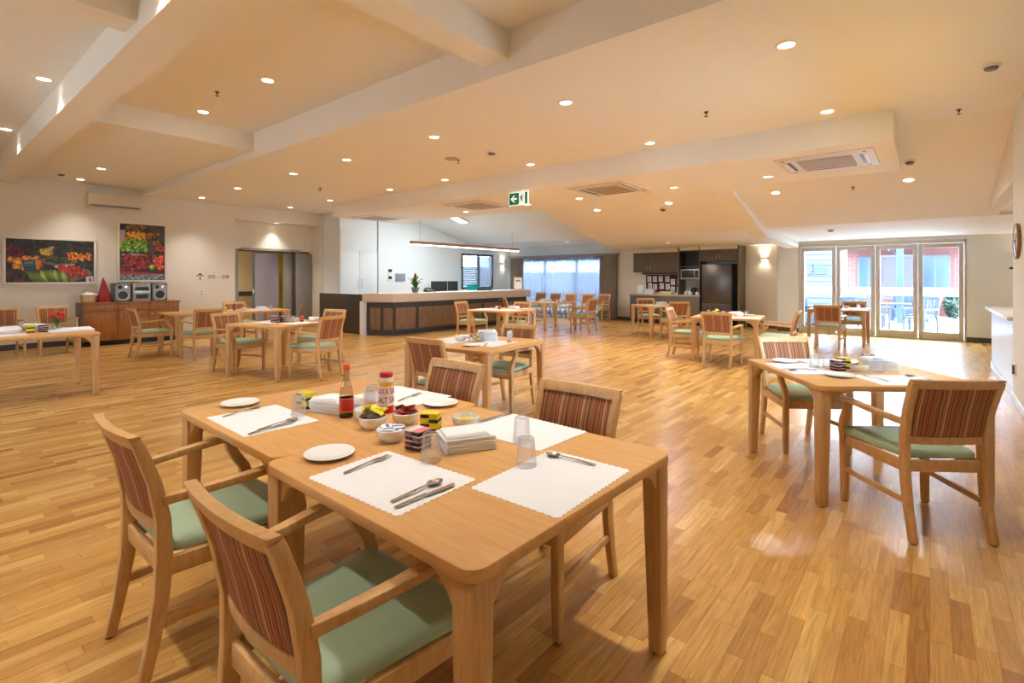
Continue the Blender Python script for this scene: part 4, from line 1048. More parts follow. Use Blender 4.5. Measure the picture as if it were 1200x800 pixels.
FST = mat('fridge_steel', (98, 92, 88), .32, metal=.9, noise=.06, nscale=3)
MB().box(-.42, -.28, .03, .42, .26, 1.82).build('body', mat('fridge_side', (70, 70, 76), .4), fg, bevel=.004)
MB().box(-.42, -.35, .68, .42, -.285, 1.82).build('upper_door', FST, fg, bevel=.01); MB().box(-.42, -.35, .06, .42, -.285, .67).build('lower_door', FST, fg, bevel=.01)
MB().box(-.40, -.30, 0, .40, .25, .06).build('plinth', BLACK, fg)
# pinboard and notices
pb = tag(MB().box(-7.2, YW-.02, .96, -5.95, YW-.002, 1.52).build('pinboard', mat('brown_pinboard', (84, 46, 32), .8, noise=.1)), 'brown pinboard behind the kitchenette worktop', 'pinboard')
q = random.Random(11); k = 0
desc = ['topmost left', 'second upper', 'third upper', 'fourth upper', 'fifth upper', 'sixth upper', 'lower left', 'lower second', 'lower third', 'lower fourth', 'lower fifth', 'lower sixth']
for r_ in range(2):
    for c_ in range(6):
        x = -7.08+c_*.2+q.uniform(-.02, .02); z = (1.38 if c_ < 4 else 1.30)-r_*.24+q.uniform(-.02, .02)
        p = thing('pinned_notice', '%s small white notice on the brown pinboard' % desc[k], 'notice', (x, YW-.021, z), 0, 'notices on the pinboard')
        MB().box(-.065, -.003, -.09, .065, 0, .09).build('sheet', PAPER, p)
        for s in range(4): MB().box(-.045, -.0045, .045-s*.035, .045-q.uniform(0, .04), -.003, .06-s*.035).build('printed_line', mat('print_brown', (120, 92, 84), .8), p)
        k += 1
for x, y, w_, h, d, m, nm, lb in ((-7.22, 15.4, .2, .28, .2, WHITE, 'paper_towel_box', 'tall white box at the left end of the kitchenette worktop'), (-6.93, 15.38, .3, .16, .2, WHITE, 'flat_box', 'low white box on the kitchenette worktop'),
       (-6.35, 15.34, .36, .09, .24, mat('pale_yellow_tray', (216, 206, 120), .5), 'serving_tray', 'pale yellow tray on the kitchenette worktop')):
    t = thing(nm, lb, 'box', (x, y, .90)); MB().box(-w_/2, -d/2, 0, w_/2, d/2, h).build('body', m, t, bevel=.006); MB().box(-w_/2-.004, -d/2-.004, h*.8, w_/2+.004, d/2+.004, h+.004).build('lid', PAPER, t, bevel=.003)
for x, lb in ((-5.76, 'left white mug near the microwave column'), (-5.62, 'middle white mug near the microwave column'), (-5.42, 'right white mug near the microwave column')):
    t = thing('mug', lb, 'mug', (x, 15.36, .90), 0, 'mugs on the kitchenette worktop')
    MB().lathe([(.035, 0), (.042, .01), (.042, .10), (.038, .10), (.036, .012), (0, .012)], 16).build('cup', CHINA, t, smooth=True)
    MB().tube([(.04, 0, .08), (.068, 0, .075), (.068, 0, .035), (.04, 0, .03)], .006).build('handle', CHINA, t)
kt = thing('kettle', 'dark kettle at the back of the kitchenette worktop', 'kettle', (-5.58, 15.55, .90))
MB().lathe([(.09, 0), (.09, .02), (.085, .12), (.06, .2), (.05, .215), (.012, .22), (.012, .24)], 18).build('body', BLACK, kt, smooth=True)
MB().tube([(.07, 0, .19), (.13, 0, .19), (.135, 0, .08), (.085, 0, .05)], .011).build('handle', BLACK, kt)

# ------------------------------------------------------------------ servery and right wall
sv = thing('servery_counter', 'pale servery counter with white top set in the right wall', 'counter')
MB().box(XR+.02, 8.1, 0, XR+.5, 11.0, .92).build('front', mat('pale_blue_grey_panel', (206, 212, 222), .35), sv)
MB().box(XR-.05, 8.1, .92, XR+.6, 11.06, .96).build('top', WHITE, sv, bevel=.004)
MB().box(XR+.008, 8.1, 0, XR+.02, 11.0, .1).build('kick', mat('pale_skirting', (206, 208, 212), .4), sv)
ck = thing('wall_clock', 'round white wall clock seen edge-on at the right picture edge', 'clock', (XR, 7.60, 1.80), -PI/2)
# local -Y points into the room (-X)
m_ = Matrix.Rotation(PI/2, 4, 'X')
MB().lathe([(.18, 0), (.19, .006), (.19, .028), (.178, .032), (.174, .026)], 32).build('rim', mat('clock_wood', (150, 112, 70), .4), ck, smooth=True).matrix_local = m_
MB().lathe([(.176, .012), (.176, .0265)], 32).build('dial', WHITE, ck).matrix_local = m_
for a, L in ((40, .1), (160, .14)):
    h = MB().box(-.006, -.032, 0, .006, -.028, L).build('hand', BLACK, ck); h.rotation_euler = (0, math.radians(a), 0)
MB().lathe([(.012, .027), (.012, .036)], 10).build('hub', BLACK, ck).matrix_local = m_
for k in range(12):
    h = MB().box(-.004, -.0285, .14, .004, -.0267, .165).build('hour_mark', BLACK, ck); h.rotation_euler = (0, 2*PI*k/12, 0)
so = thing('power_outlet', 'white power outlet low on the right wall', 'outlet', (XR, 7.85, .40), -PI/2)
MB().box(-.045, -.012, -.07, .045, 0, .07).build('plate', WHITE, so, bevel=.003); MB().box(-.02, -.03, -.05, .02, -.012, .05).build('plug', mat('brown_plug', (110, 82, 60), .5), so, bevel=.003)
hk = thing('coat_hook', 'small dark double coat hook on the alcove wall', 'hook', (1.36, YD, 1.62))
MB().box(-.06, -.012, -.02, .06, 0, .02).build('plate', BLACK, hk)
for x in (-.035, .035): MB().tube([(x, -.01, .0), (x, -.05, -.01), (x, -.06, .03)], .008).build('prong', BLACK, hk)

# ------------------------------------------------------------------ outside
struct(MB().prism([(-30, 15.86), (-3.1, 15.86), (-3.1, 15.12), (20, 15.12), (20, 46), (-30, 46)], -.15, -.03).build('ground', CONC), 'pale concrete terrace outside')
br = struct(thing('brick_building', 'red brick building across the terrace', 'building')); br['category'] = 'building'; del br['kind']
MB().box(-2.65, 25, -.03, 6, 25.3, 3.2).build('wall', BRICK, br)
DP = mat('dark_pane', (52, 66, 88), .15)
for x0, x1 in ((-.22, .50), (-2.2, -1.62)):
    wi = MB().box(x0-.08, 24.93, .85, x1+.08, 25.0, 2.28).build('window', OUTW, br)
    MB().box(x0, 24.90, .93, x1, 24.93, 2.2).build('pane', DP, wi)
    MB().box((x0+x1)/2-.03, 24.88, .93, (x0+x1)/2+.03, 24.90, 2.2).build('mullion', OUTW, wi)
MB().box(-2.9, 24.2, 2.56, 6.3, 25.2, 2.66).build('eaves', POSTB, br)
MB().box(-2.9, 24.1, 2.66, 6.3, 25.4, 2.8).build('roof', mat('roof_grey', (110, 120, 132), .6), br)
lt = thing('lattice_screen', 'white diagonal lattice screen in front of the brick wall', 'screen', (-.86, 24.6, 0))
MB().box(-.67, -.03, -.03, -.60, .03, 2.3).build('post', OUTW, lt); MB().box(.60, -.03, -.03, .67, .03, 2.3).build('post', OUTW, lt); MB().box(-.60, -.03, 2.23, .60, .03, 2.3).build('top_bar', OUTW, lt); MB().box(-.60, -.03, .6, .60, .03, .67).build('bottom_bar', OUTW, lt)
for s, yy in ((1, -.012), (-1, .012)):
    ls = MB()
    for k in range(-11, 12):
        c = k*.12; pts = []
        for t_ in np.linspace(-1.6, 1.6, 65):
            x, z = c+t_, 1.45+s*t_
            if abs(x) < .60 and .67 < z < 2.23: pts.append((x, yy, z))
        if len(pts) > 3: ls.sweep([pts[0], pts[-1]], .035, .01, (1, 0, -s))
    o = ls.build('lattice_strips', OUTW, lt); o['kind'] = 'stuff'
ps = thing('verandah_post', 'blue-grey steel verandah post with a curved bracket', 'post', (-.745, 20.5, 0))
MB().box(-.09, -.09, -.03, .09, .09, 2.9).build('shaft', POSTB, ps, bevel=.008)
MB().tube([(-.09, 0, 2.2), (-.26, 0, 2.32), (-.32, 0, 2.5), (-.26, 0, 2.7)], .05, 10).build('downpipe', POSTB, ps, smooth=True)
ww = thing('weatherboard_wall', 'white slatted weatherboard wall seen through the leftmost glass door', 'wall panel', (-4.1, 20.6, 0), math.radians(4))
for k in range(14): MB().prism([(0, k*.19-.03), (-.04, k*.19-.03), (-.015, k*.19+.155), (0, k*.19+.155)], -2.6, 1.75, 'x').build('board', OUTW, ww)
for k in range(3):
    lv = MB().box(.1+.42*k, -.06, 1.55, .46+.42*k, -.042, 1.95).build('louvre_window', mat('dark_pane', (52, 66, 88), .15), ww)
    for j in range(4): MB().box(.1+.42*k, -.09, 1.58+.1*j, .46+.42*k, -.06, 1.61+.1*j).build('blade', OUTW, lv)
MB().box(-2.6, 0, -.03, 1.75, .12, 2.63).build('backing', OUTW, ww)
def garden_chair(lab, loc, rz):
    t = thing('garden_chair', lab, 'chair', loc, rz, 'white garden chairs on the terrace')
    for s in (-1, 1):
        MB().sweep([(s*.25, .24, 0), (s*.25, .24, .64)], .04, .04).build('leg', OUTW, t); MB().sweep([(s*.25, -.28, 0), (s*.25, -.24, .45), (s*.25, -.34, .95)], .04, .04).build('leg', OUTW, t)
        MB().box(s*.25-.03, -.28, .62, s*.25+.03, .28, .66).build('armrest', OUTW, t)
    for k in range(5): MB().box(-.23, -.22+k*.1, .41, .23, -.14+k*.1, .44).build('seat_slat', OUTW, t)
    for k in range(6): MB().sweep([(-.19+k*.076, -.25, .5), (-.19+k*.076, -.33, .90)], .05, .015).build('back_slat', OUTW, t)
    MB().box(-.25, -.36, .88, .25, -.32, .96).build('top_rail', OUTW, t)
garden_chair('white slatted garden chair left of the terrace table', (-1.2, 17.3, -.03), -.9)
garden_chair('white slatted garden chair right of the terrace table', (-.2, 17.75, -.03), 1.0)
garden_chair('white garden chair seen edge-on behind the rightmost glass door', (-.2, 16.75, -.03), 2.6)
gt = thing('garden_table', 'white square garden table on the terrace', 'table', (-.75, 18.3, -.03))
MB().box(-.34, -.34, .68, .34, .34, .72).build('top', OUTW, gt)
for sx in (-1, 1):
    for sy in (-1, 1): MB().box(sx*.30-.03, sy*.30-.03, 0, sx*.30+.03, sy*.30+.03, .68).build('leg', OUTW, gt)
def sofa(lab, loc, rz, w_=1.5):
    t = thing('outdoor_sofa', lab, 'sofa', loc, rz, 'slate-blue outdoor seats')
    MB().box(-w_/2, -.35, .1, w_/2, .35, .42).build('seat', TEAL, t, bevel=.03); MB().box(-w_/2, .25, .42, w_/2, .40, .85).build('backrest', TEAL, t, bevel=.03)
    for s in (-1, 1): MB().box(s*w_/2-.07, -.35, 0, s*w_/2+.07, .38, .6).build('arm', TEAL, t, bevel=.02)
sofa('slate-blue outdoor sofa on the terrace behind the second glass door', (-1.95, 19.4, -.03), 0, 1.1)
sofa('slate-blue outdoor armchair on the terrace nearer the post', (-.55, 21.6, -.03), 0, .9)
sofa('bright slate-blue outdoor chair behind the leftmost glass door', (-2.9, 17.3, -.03), .8, .6)
def shrub(lab, loc, rx, ry, h, n, seed):
    t = thing('shrub', lab, 'shrub', loc, 0, 'shrubs along the brick wall')
    MB().tube([(0, 0, 0), (.02, 0, h*.5)], [.03, .015], 6).build('stem', mat('bark', (90, 70, 54), .9), t)
    q = random.Random(seed); m = MB()
    for k in range(n):
        u = Vector((q.gauss(0, 1), q.gauss(0, 1), q.gauss(0, 1))).normalized()*q.uniform(.6, 1)
        c = Vector((u.x*rx, u.y*ry, h*.5+u.z*h*.5)); a = Vector((q.gauss(0, 1), q.gauss(0, 1), q.gauss(0, 1))).normalized(); b = a.orthogonal().normalized()
        m.add([c-a*.07, c+b*.04, c+a*.07, c-b*.04], [(0, 1, 2, 3)])
    o = m.build('foliage', HEDGE, t); o['kind'] = 'stuff'
for k, x in enumerate((-.02, .66, 1.34)):
    shrub('blue-green shrub against the brick wall, %s of three' % ['leftmost', 'middle', 'rightmost'][k], (x, 24.2, -.03), .31, .38, .92, 700, 20+k)
# view behind the curtained window
struct(MB().box(-20, 21, -.03, -7.5, 21.3, 1.7).build('fence', OUTW), 'pale fence beyond the curtained window')
struct(MB().box(-16.2, 10, -.03, -16.0, 18, 1.9).build('fence', OUTW), 'pale fence beyond the office window')
struct(MB().box(-60, -60, -.4, 60, 60, -.2).build('ground', mat('pale_bounce_ground', (186, 184, 178), .9, noise=.06, nscale=1)), 'ground around the building')  # unseen ground made pale so it bounces daylight up to the ceilings

# ------------------------------------------------------------------ tableware
ZT = .75
def mk(name, cat, fn):
    t = thing(name, 'x', cat); fn(t); return Proto(t)
def f_plate(t):
    MB().lathe([(.05, 0), (.052, .004), (.086, .012), (.091, .016), (.088, .018), (.055, .009), (.0, .008)], 28).build('dish', CHINA, t, smooth=True)
PLATE = mk('side_plate', 'plate', f_plate)
def f_mat(t):
    pts = []
    W, H = .44, .32
    def edge(x0, y0, x1, y1, n):
        for k in range(n):
            for j in range(4):
                u = (k+j/4)/n; b = .006*math.sin(PI*j/4)
                nx, ny = (y1-y0), -(x1-x0); L = math.hypot(nx, ny); pts.append((x0+(x1-x0)*u+nx/L*b, y0+(y1-y0)*u+ny/L*b))
    edge(-W/2, -H/2, W/2, -H/2, 18); edge(W/2, -H/2, W/2, H/2, 13); edge(W/2, H/2, -W/2, H/2, 18); edge(-W/2, H/2, -W/2, -H/2, 13)
    MB().prism(pts, .0002, .0014).build('sheet', PAPER, t)
PMAT = mk('paper_placemat', 'placemat', f_mat)
def f_tumbler(t):
    # stands upside down: open end on the table, thick rounded base on top
    MB().lathe([(.0350, 0), (.0350, .004), (.0290, .090), (.0270, .097), (.0240, .099), (0, .0995)], 32, flute=.03, cap=False).build('wall', TUMB, t)
    MB().lathe([(.0335, .0005), (.0275, .088), (.02, .091), (0, .0915)], 32, cap=False).build('inner_wall', TUMB, t, smooth=True)
    MB().lathe([(.0352, 0), (.0362, .0012), (.0352, .003), (.0338, .003), (.0338, 0), (.0352, 0)], 32, cap=False).build('rim', TUMB, t, smooth=True)
    MB().lathe([(.0262, .0972), (.0270, .0985), (.0258, .0998), (.0246, .0990), (.0262, .0972)], 32, cap=False).build('base_ring', mat('rim_pale', (190, 188, 200), .25), t, smooth=True)
TUM = mk('tumbler', 'glass', f_tumbler)
def handle(m, L0, L1, w0=.009, w1=.016, z=.004):
    m.sweep([(0, L0, z), (0, (L0+L1)*.45, z+.004), (0, L1, z+.006)], [w1, w1*.75, w0], .0022)
def f_fork(t):
    m = MB(); handle(m, -.095, .03, .006, .012); m.build('handle', CHROME, t, bevel=.0006)
    h = MB(); h.sweep([(0, .028, .010), (0, .045, .007), (0, .06, .006)], [.008, .026, .029], .002); h.build('head', CHROME, t)
    for k in range(4): MB().sweep([((k-1.5)*.0082, .058, .006), ((k-1.5)*.0082, .08, .004), ((k-1.5)*.0078, .104, .007)], .0040, .0016).build('tine', CHROME, t)
FORK = mk('fork', 'fork', f_fork)
def f_knife(t):
    m = MB(); handle(m, -.11, 0, .012, .017, .003); m.build('handle', CHROME, t, bevel=.0006)
    MB().prism([(-.007, 0), (.009, 0), (.0105, .06), (.006, .105), (-.006, .11), (-.007, .05)], .006, .0075).build('blade', CHROME, t)
KNIFE = mk('knife', 'knife', f_knife)
def f_spoon(t):
    m = MB(); handle(m, -.10, .045, .007, .014); m.build('handle', CHROME, t, bevel=.0006)
    b = MB(); rings = []
    for s, z in ((.25, .002), (.7, .0035), (.95, .008), (1, .0105), (.94, .0098), (.65, .006), (.2, .0045)):
        rings.append([(.0195*s*math.cos(a), .07+.03*s*math.sin(a), z) for a in np.linspace(0, 2*PI, 19)[:-1]])
    b.loft(rings).build('bowl', CHROME, t, smooth=True)
SPOON = mk('spoon', 'spoon', f_spoon)
def f_bowl(t):
    MB().lathe([(.034, 0), (.036, .004), (.056, .022), (.060, .05), (.057, .052), (.052, .026), (.02, .014), (0, .013)], 26).build('bowl_wall', CHINA, t, smooth=True)
BOWL = mk('small_bowl', 'bowl', f_bowl)
def f_nap(t):
    rn = random.Random(5)
    for k in range(9):
        a = .004*rn.uniform(-1, 1); b = .004*rn.uniform(-1, 1); z = .006*k+.001
        MB().loft([[(x+a, y+b, z) for x, y in rrect(.20, .155, .008, 2)], [(x+a, y+b, z+.0052) for x, y in rrect(.20, .155, .008, 2)]]).build('napkin_layer', PAPER, t, bevel=.0015)
    MB().loft([[(-.10, -.07, .056), (.08, -.075, .056), (.09, .07, .056), (-.09, .075, .056)], [(-.095, -.06, .068), (.06, -.065, .072), (.075, .06, .066), (-.085, .07, .062)]]).build('crumpled_top', PAPER, t, bevel=.006)
NAP = mk('napkin_stack', 'napkins', f_nap)
def f_sauce(t):
    b = MB().lathe([(.030, 0), (.032, .004), (.032, .10), (.030, .125), (.018, .165), (.0135, .19), (.0125, .225)], 22).build('glass', glass_mat('bottle_glass', (.80, .72, .60), .08), t, smooth=True)
    MB().lathe([(.0300, .003), (.0300, .052), (0, .052)], 20).build('sauce', SAUCE, t, smooth=True)
    MB().lathe([(.0322, .028), (.0327, .029), (.0327, .092), (.0322, .093)], 22, cap=False).build('label_band', mat('bottle_label_red', (196, 40, 28), .5), t, smooth=True)
    for z in (.0285, .0895): MB().lathe([(.0329, z), (.0331, z+.001), (.0331, z+.0035), (.0329, z+.0045)], 22, cap=False).build('gold_line', mat('gold_line', (220, 170, 50), .4), t)
    MB().lathe([(.0145, .222), (.0155, .226), (.0155, .246), (.013, .249), (0, .249)], 16).build('cap', ORANGE, t, smooth=True)
SAU = mk('sauce_bottle', 'bottle', f_sauce)
def f_shaker(t):
    MB().lathe([(.022, 0), (.024, .01), (.018, .055), (.016, .065)], 16).build('body', TUMB, t, smooth=True)
    MB().lathe([(.019, .003), (.021, .012), (.0175, .04), (0, .041)], 14).build('fill', PAPER, t, smooth=True)
    MB().lathe([(.0175, .064), (.018, .07), (.014, .082), (.0, .086)], 14).build('cap', CHROME, t, smooth=True)
SHK = mk('salt_shaker', 'shaker', f_shaker)
def f_packs(t):
    for r_ in range(2):
        for c_ in range(2):
            for k in range(4):
                m = [BLACK, mat('dark_berry', (92, 30, 46), .4), BLACK, mat('grey_pack', (112, 100, 96), .4)][(k+r_+c_) % 4]
                p = MB().loft([[(x, y, .001+k*.019) for x, y in rrect(.034, .034, .004, 2, c_*.037-.0185, r_*.037-.0185)], [(x, y, .015+k*.019) for x, y in rrect(.037, .037, .004, 2, c_*.037-.0185, r_*.037-.0185)]]).build('pack', m, t)
                MB().prism(rrect(.037, .037, .004, 2, c_*.037-.0185, r_*.037-.0185), .015+k*.019, .0185+k*.019).build('foil_lid', [mat('pink_foil', (222, 120, 130), .4), mat('pale_foil', (226, 214, 206), .4)][(k+c_) % 2], p)
PACK = mk('jam_portion_stack', 'jam portions', f_packs)
def f_ypacks(t):
    for r_ in range(2):
        for c_ in range(2):
            for k in range(4):
                p = MB().box(c_*.04-.038, r_*.03-.029, .001+k*.02, c_*.04-.002, r_*.03-.001, .015+k*.02).build('pack', BLACK if (k+c_) % 2 else YEL, t)
                MB().box(c_*.04-.039, r_*.03-.03, .015+k*.02, c_*.04-.001, r_*.03, .019+k*.02).build('foil_lid', YEL, p)
YPACK = mk('spread_portion_stack', 'spread portions', f_ypacks)
def f_vase(t):
    MB().lathe([(.035, 0), (.045, .03), (.04, .08), (.034, .09), (.03, .088), (0, .08)], 16).build('vase', TUMB, t, smooth=True)
    q = random.Random(2)
    for k in range(9):
        a = 2*PI*k/9+q.uniform(-.2, .2); r = q.uniform(.03, .085); h = q.uniform(.15, .22)
        s = MB().tube([(0, 0, .03), (r*.5*math.cos(a), r*.5*math.sin(a), h*.6), (r*math.cos(a), r*math.sin(a), h)], .003, 5).build('stem', LEAFG, t)
        MB().lathe([(.008, -.02), (.024, -.006), (.026, .012), (.014, .026), (0, .024)], 10, (r*math.cos(a), r*math.sin(a), h)).build('bloom', mat('red_bloom', (206, 44, 40), .5), s, smooth=True)
    leafy(t, 8, .09, .05, .1, LEAFG, seed=9, w_=.03, z0=.08)
def f_juice(t):
    MB().lathe([(.026, 0), (.027, .002), (.034, .095), (.034, .10), (.0325, .10), (.0250, .008), (0, .008)], 20).build('wall', TUMB, t, smooth=True)
    MB().lathe([(.0245, .009), (.0265, .035), (0, .035)], 18).build('juice', mat('orange_juice', (244, 176, 20), .3), t)
    MB().prism([(-.02, .03), (.02, .03), (.026, .13), (-.006, .125), (-.024, .12)], -.004, .004, 'y').build('paper_slip', PAPER, t)
def f_sachet(t): MB().loft([[(-.030, -.013, 0), (.030, -.013, 0), (.030, .013, 0), (-.030, .013, 0)], [(-.022, -.011, .004), (.022, -.011, .004), (.022, .011, .004), (-.022, .011, .004)]]).build('wrapper', YEL, t)
SACH = mk('sweetener_sachet', 'sachet', f_sachet)
def f_sachet2(t): MB().loft([[(-.027, -.013, 0), (.027, -.013, 0), (.027, .013, 0), (-.027, .013, 0)], [(-.02, -.011, .004), (.02, -.011, .004), (.02, .011, .004), (-.02, .011, .004)]]).build('wrapper', mat('brown_sachet', (74, 52, 44), .5), t)
SACB = mk('coffee_sachet', 'sachet', f_sachet2)
def f_jam(t): 
    MB().lathe([(.016, 0), (.019, .012)], 12).build('cup', mat('jam_red', (140, 24, 26), .3), t); MB().lathe([(.021, .012), (.021, .014)], 12).build('foil_lid', mat('jam_lid', (190, 60, 60), .4), t)
JAM = mk('jam_cup', 'jam portion', f_jam)
def f_butter(t):
    MB().lathe([(.02, 0), (.024, .014)], 12, sx=1.2).build('cup', PAPER, t); MB().lathe([(.026, .014), (.026, .0155)], 14, sx=1.2).build('foil_lid', PAPER, t)
    MB().box(-.022, -.006, .0155, .022, .006, .0165).build('blue_print', BLUE, t)
BUT = mk('butter_portion', 'butter portion', f_butter)

def P(pr, x, y, rz, lab, grp=None, z=ZT, **k): return pr.put((x, y, z), math.radians(rz), lab, grp, **k)
GM, GP, GT, GC = 'white paper placemats', 'white side plates', 'fluted clear tumblers', 'steel cutlery'
# nearest pair of tables
P(PMAT, -2.40, 1.09, -2, 'scalloped paper placemat at the front of the joined table', GM)
P(PMAT, -1.36, 1.035, 2, 'scalloped paper placemat before the armchair nearest the camera', GM)
P(PMAT, -.95, 1.37, 91, 'scalloped paper placemat at the free end of the nearest table', GM)
P(PMAT, -1.36, 1.73, -3, 'scalloped paper placemat at the far right of the nearest table', GM)
P(PMAT, -2.27, 1.80, 3, 'scalloped paper placemat at the far side of the joined table', GM)
P(PLATE, -2.76, 1.14, 0, 'white side plate at the left corner of the joined table', GP)
P(PLATE, -1.71, 1.02, 0, 'white side plate where the two nearest tables meet', GP)
P(PLATE, -1.96, 1.80, 0, 'white side plate at the far edge, in front of a striped chair back', GP)
zc = ZT+.0016
P(FORK, -2.59, 1.075, 14, 'fork on the placemat of the joined table', GC, zc)
P(FORK, -1.52, 1.05, 6, 'fork on the placemat before the nearest armchair', GC, zc)
P(FORK, -2.20, 1.79, 15, 'fork on the far placemat of the joined table', GC, zc)
P(KNIFE, -2.215, 1.05, 8, 'knife on the placemat of the joined table', GC, zc)
P(KNIFE, -1.165, 1.015, -4, 'knife on the placemat before the nearest armchair', GC, zc)
P(SPOON, -2.245, 1.09, 10, 'spoon beside the knife on the joined table', GC, zc)
P(SPOON, -1.212, 1.02, 1, 'spoon beside the knife before the nearest armchair', GC, zc)
P(SPOON, -1.0, 1.545, 95, 'spoon alone on the placemat at the free table end', GC, zc)
P(KNIFE, -1.57, 1.78, 175, 'knife on the far right placemat of the nearest table', GC, zc)
P(TUM, -2.33, 1.23, 0, 'fluted tumbler left of the white napkin stack on the joined table', GT)
P(TUM, -1.385, 1.225, 0, 'fluted tumbler in front of the napkins, near the jam portions', GT)
P(TUM, -1.265, 1.60, 0, 'upturned fluted tumbler farther from the free table end', GT)
P(TUM, -1.09, 1.405, 0, 'upturned fluted tumbler nearer the free table end', GT)
P(TUM, -2.24, 1.58, 0, 'fluted tumbler between sauce bottle and salt canister', GT)
P(TUM, -2.15, 1.50, 0, 'fluted tumbler close behind the sauce bottle', GT)
P(NAP, -2.29, 1.40, 15, 'stack of white napkins behind the sauce bottle', 'napkin stacks')
P(NAP, -1.40, 1.42, 62, 'crumpled stack of white napkins on the nearest table', 'napkin stacks')
P(SAU, -2.13, 1.36, 20, 'red-labelled sauce bottle with orange cap on the joined table', 'sauce bottles')
P(BOWL, -1.89, 1.335, 0, 'white bowl heaped with yellow sachets', 'small white bowls')
P(BOWL, -1.83, 1.47, 0, 'white bowl of red jam cups', 'small white bowls')
P(BOWL, -1.68, 1.275, 0, 'white bowl with blue-printed butter portions', 'small white bowls')
P(BOWL, -2.02, 1.40, 0, 'white bowl between sauce bottle and salt canister', 'small white bowls')
P(BOWL, -1.58, 1.60, 0, 'pale bowl of scraps behind the napkins', 'small white bowls')
P(PACK, -1.525, 1.285, 8, 'stack of dark jam portions with pink lids', 'portion stacks')
P(YPACK, -1.66, 1.47, 30, 'stack of yellow and black spread portions beside the bowls', 'portion stacks')
P(YPACK, -2.445, 1.33, 10, 'stack of yellow and black spread portions left of the napkins', 'portion stacks')
q = random.Random(21)
for k in range(15):
    a = q.uniform(0, 2*PI); r = .036*math.sqrt(q.random()); o = P(SACH, -1.89+r*math.cos(a)-.008, 1.335+r*math.sin(a)+.012, q.uniform(0, 180), 'yellow sweetener sachet heaped in the white bowl', 'yellow sachets in the bowl', ZT+.052+.028*q.random())
    o.rotation_euler = (q.uniform(-.7, .7), q.uniform(-.7, .7), q.uniform(0, 3))
for k in range(9):
    a = q.uniform(3.4, 6.2); r = .034; o = P(SACB, -1.89+r*math.cos(a), 1.335+r*math.sin(a), 0, 'dark brown sachet at the front of the yellow sachets', 'brown sachets in the bowl', ZT+.046+.012*q.random())
    o.rotation_euler = (q.uniform(-.9, .9), q.uniform(-.5, .5), q.uniform(0, 3))
for k in range(9):
    a = 2*PI*k/9; r = .03 if k < 7 else .008; o = P(JAM, -1.83+r*math.cos(a), 1.47+r*math.sin(a), 0, 'round red jam cup piled in the white bowl', 'jam cups in the bowl', ZT+.036+.014*(k % 3)); o.rotation_euler = (q.uniform(-.5, .5), q.uniform(-.5, .5), 0)
for k in range(6):
    a = 2*PI*k/6; r = .026; o = P(BUT, -1.68+r*.9*math.cos(a), 1.275+r*math.sin(a), k*50, 'round butter portion with blue print in the white bowl', 'butter portions in the bowl', ZT+.036+.006*(k % 2))
for k in range(3):
    o = P(SACH, -1.58+.02*math.cos(2*k), 1.60+.02*math.sin(2*k), k*60, 'yellow sachet lying in the pale bowl', 'sachets in the pale bowl', ZT+.03+.004*k); 
# salt canister
sa = thing('salt_canister', 'white salt canister with red lettering and red cap', 'canister', (-2.06, 1.535, ZT), math.radians(18))
R_ = .0365
MB().lathe([(R_-.001, 0), (R_, .002), (R_, .036), (R_-.0003, .036)], 28).build('red_base_band', RED, sa, smooth=True)
MB().lathe([(R_-.0003, .036), (R_-.0003, .132)], 28).build('white_body', PAPER, sa, smooth=True)
MB().lathe([(R_, .132), (R_, .152)], 28).build('yellow_band', mat('golden_band', (240, 180, 20), .4), sa, smooth=True)
MB().lathe([(R_-.001, .152), (R_-.003, .172)], 28).build('white_collar', PAPER, sa, smooth=True)
MB().lathe([(R_-.005, .170), (R_-.005, .192), (R_-.009, .196), (0, .196)], 28).build('red_cap', RED, sa, smooth=True)
for k, (s_, z) in enumerate((('SAXA SAXA SAXA', .106), ('SALT SALT SALT', .064))):
    t_ = text_obj('red_lettering', s_, .0265, RED, sa, wrap=R_-.0003); t_.location = (0, 0, z)
    xs_ = [v.co.x for v in t_.data.vertices]

def T(key, lx, ly):
    x, y, r, _ = TABLES[key]; a = math.radians(r); return x+lx*math.cos(a)-ly*math.sin(a), y+lx*math.sin(a)+ly*math.cos(a), r
def on(key, pr, lx, ly, rz, lab, grp=None, z=ZT, **k):
    x, y, r = T(key, lx, ly); return P(pr, x, y, r+rz, lab, grp, z, **k)
# right-hand table
D_ = 'on the diagonal right-hand table'
on('right', PMAT, -.32, .08, 90, 'paper placemat along the left side '+D_, GM)
on('right', PMAT, .10, -.33, 0, 'paper placemat before the chair seen from behind '+D_, GM)
on('right', PMAT, .08, .36, 0, 'paper placemat at the far side '+D_, GM)
on('right', PLATE, -.30, .36, 0, 'white plate farther left '+D_, GP)
on('right', PLATE, -.22, -.22, 0, 'white plate at the near corner '+D_, GP)
on('right', KNIFE, -.40, .02, 100, 'knife lying on the left placemat '+D_, GC, zc); on('right', SPOON, -.36, -.02, 95, 'spoon lying on the left placemat '+D_, GC, zc)
on('right', FORK, -.04, -.30, 10, 'fork right of the near plate '+D_, GC, zc); on('right', SPOON, .26, -.28, 20, 'spoon by the chair back '+D_, GC, zc)
on('right', FORK, -.185, .30, 12, 'fork beside the far left plate '+D_, GC, zc)
on('right', TUM, -.20, .13, 0, 'left tumbler of the cluster '+D_, GT); on('right', TUM, -.11, .12, 0, 'second tumbler of the cluster '+D_, GT); on('right', TUM, .13, -.06, 0, 'tumbler in front of the napkins '+D_, GT)
on('right', BOWL, .02, -.03, 0, 'white bowl of sachets '+D_, 'small white bowls')
on('right', NAP, .22, .08, -8, 'napkin stack '+D_, 'napkin stacks', scale=(1, 1, 1.3))
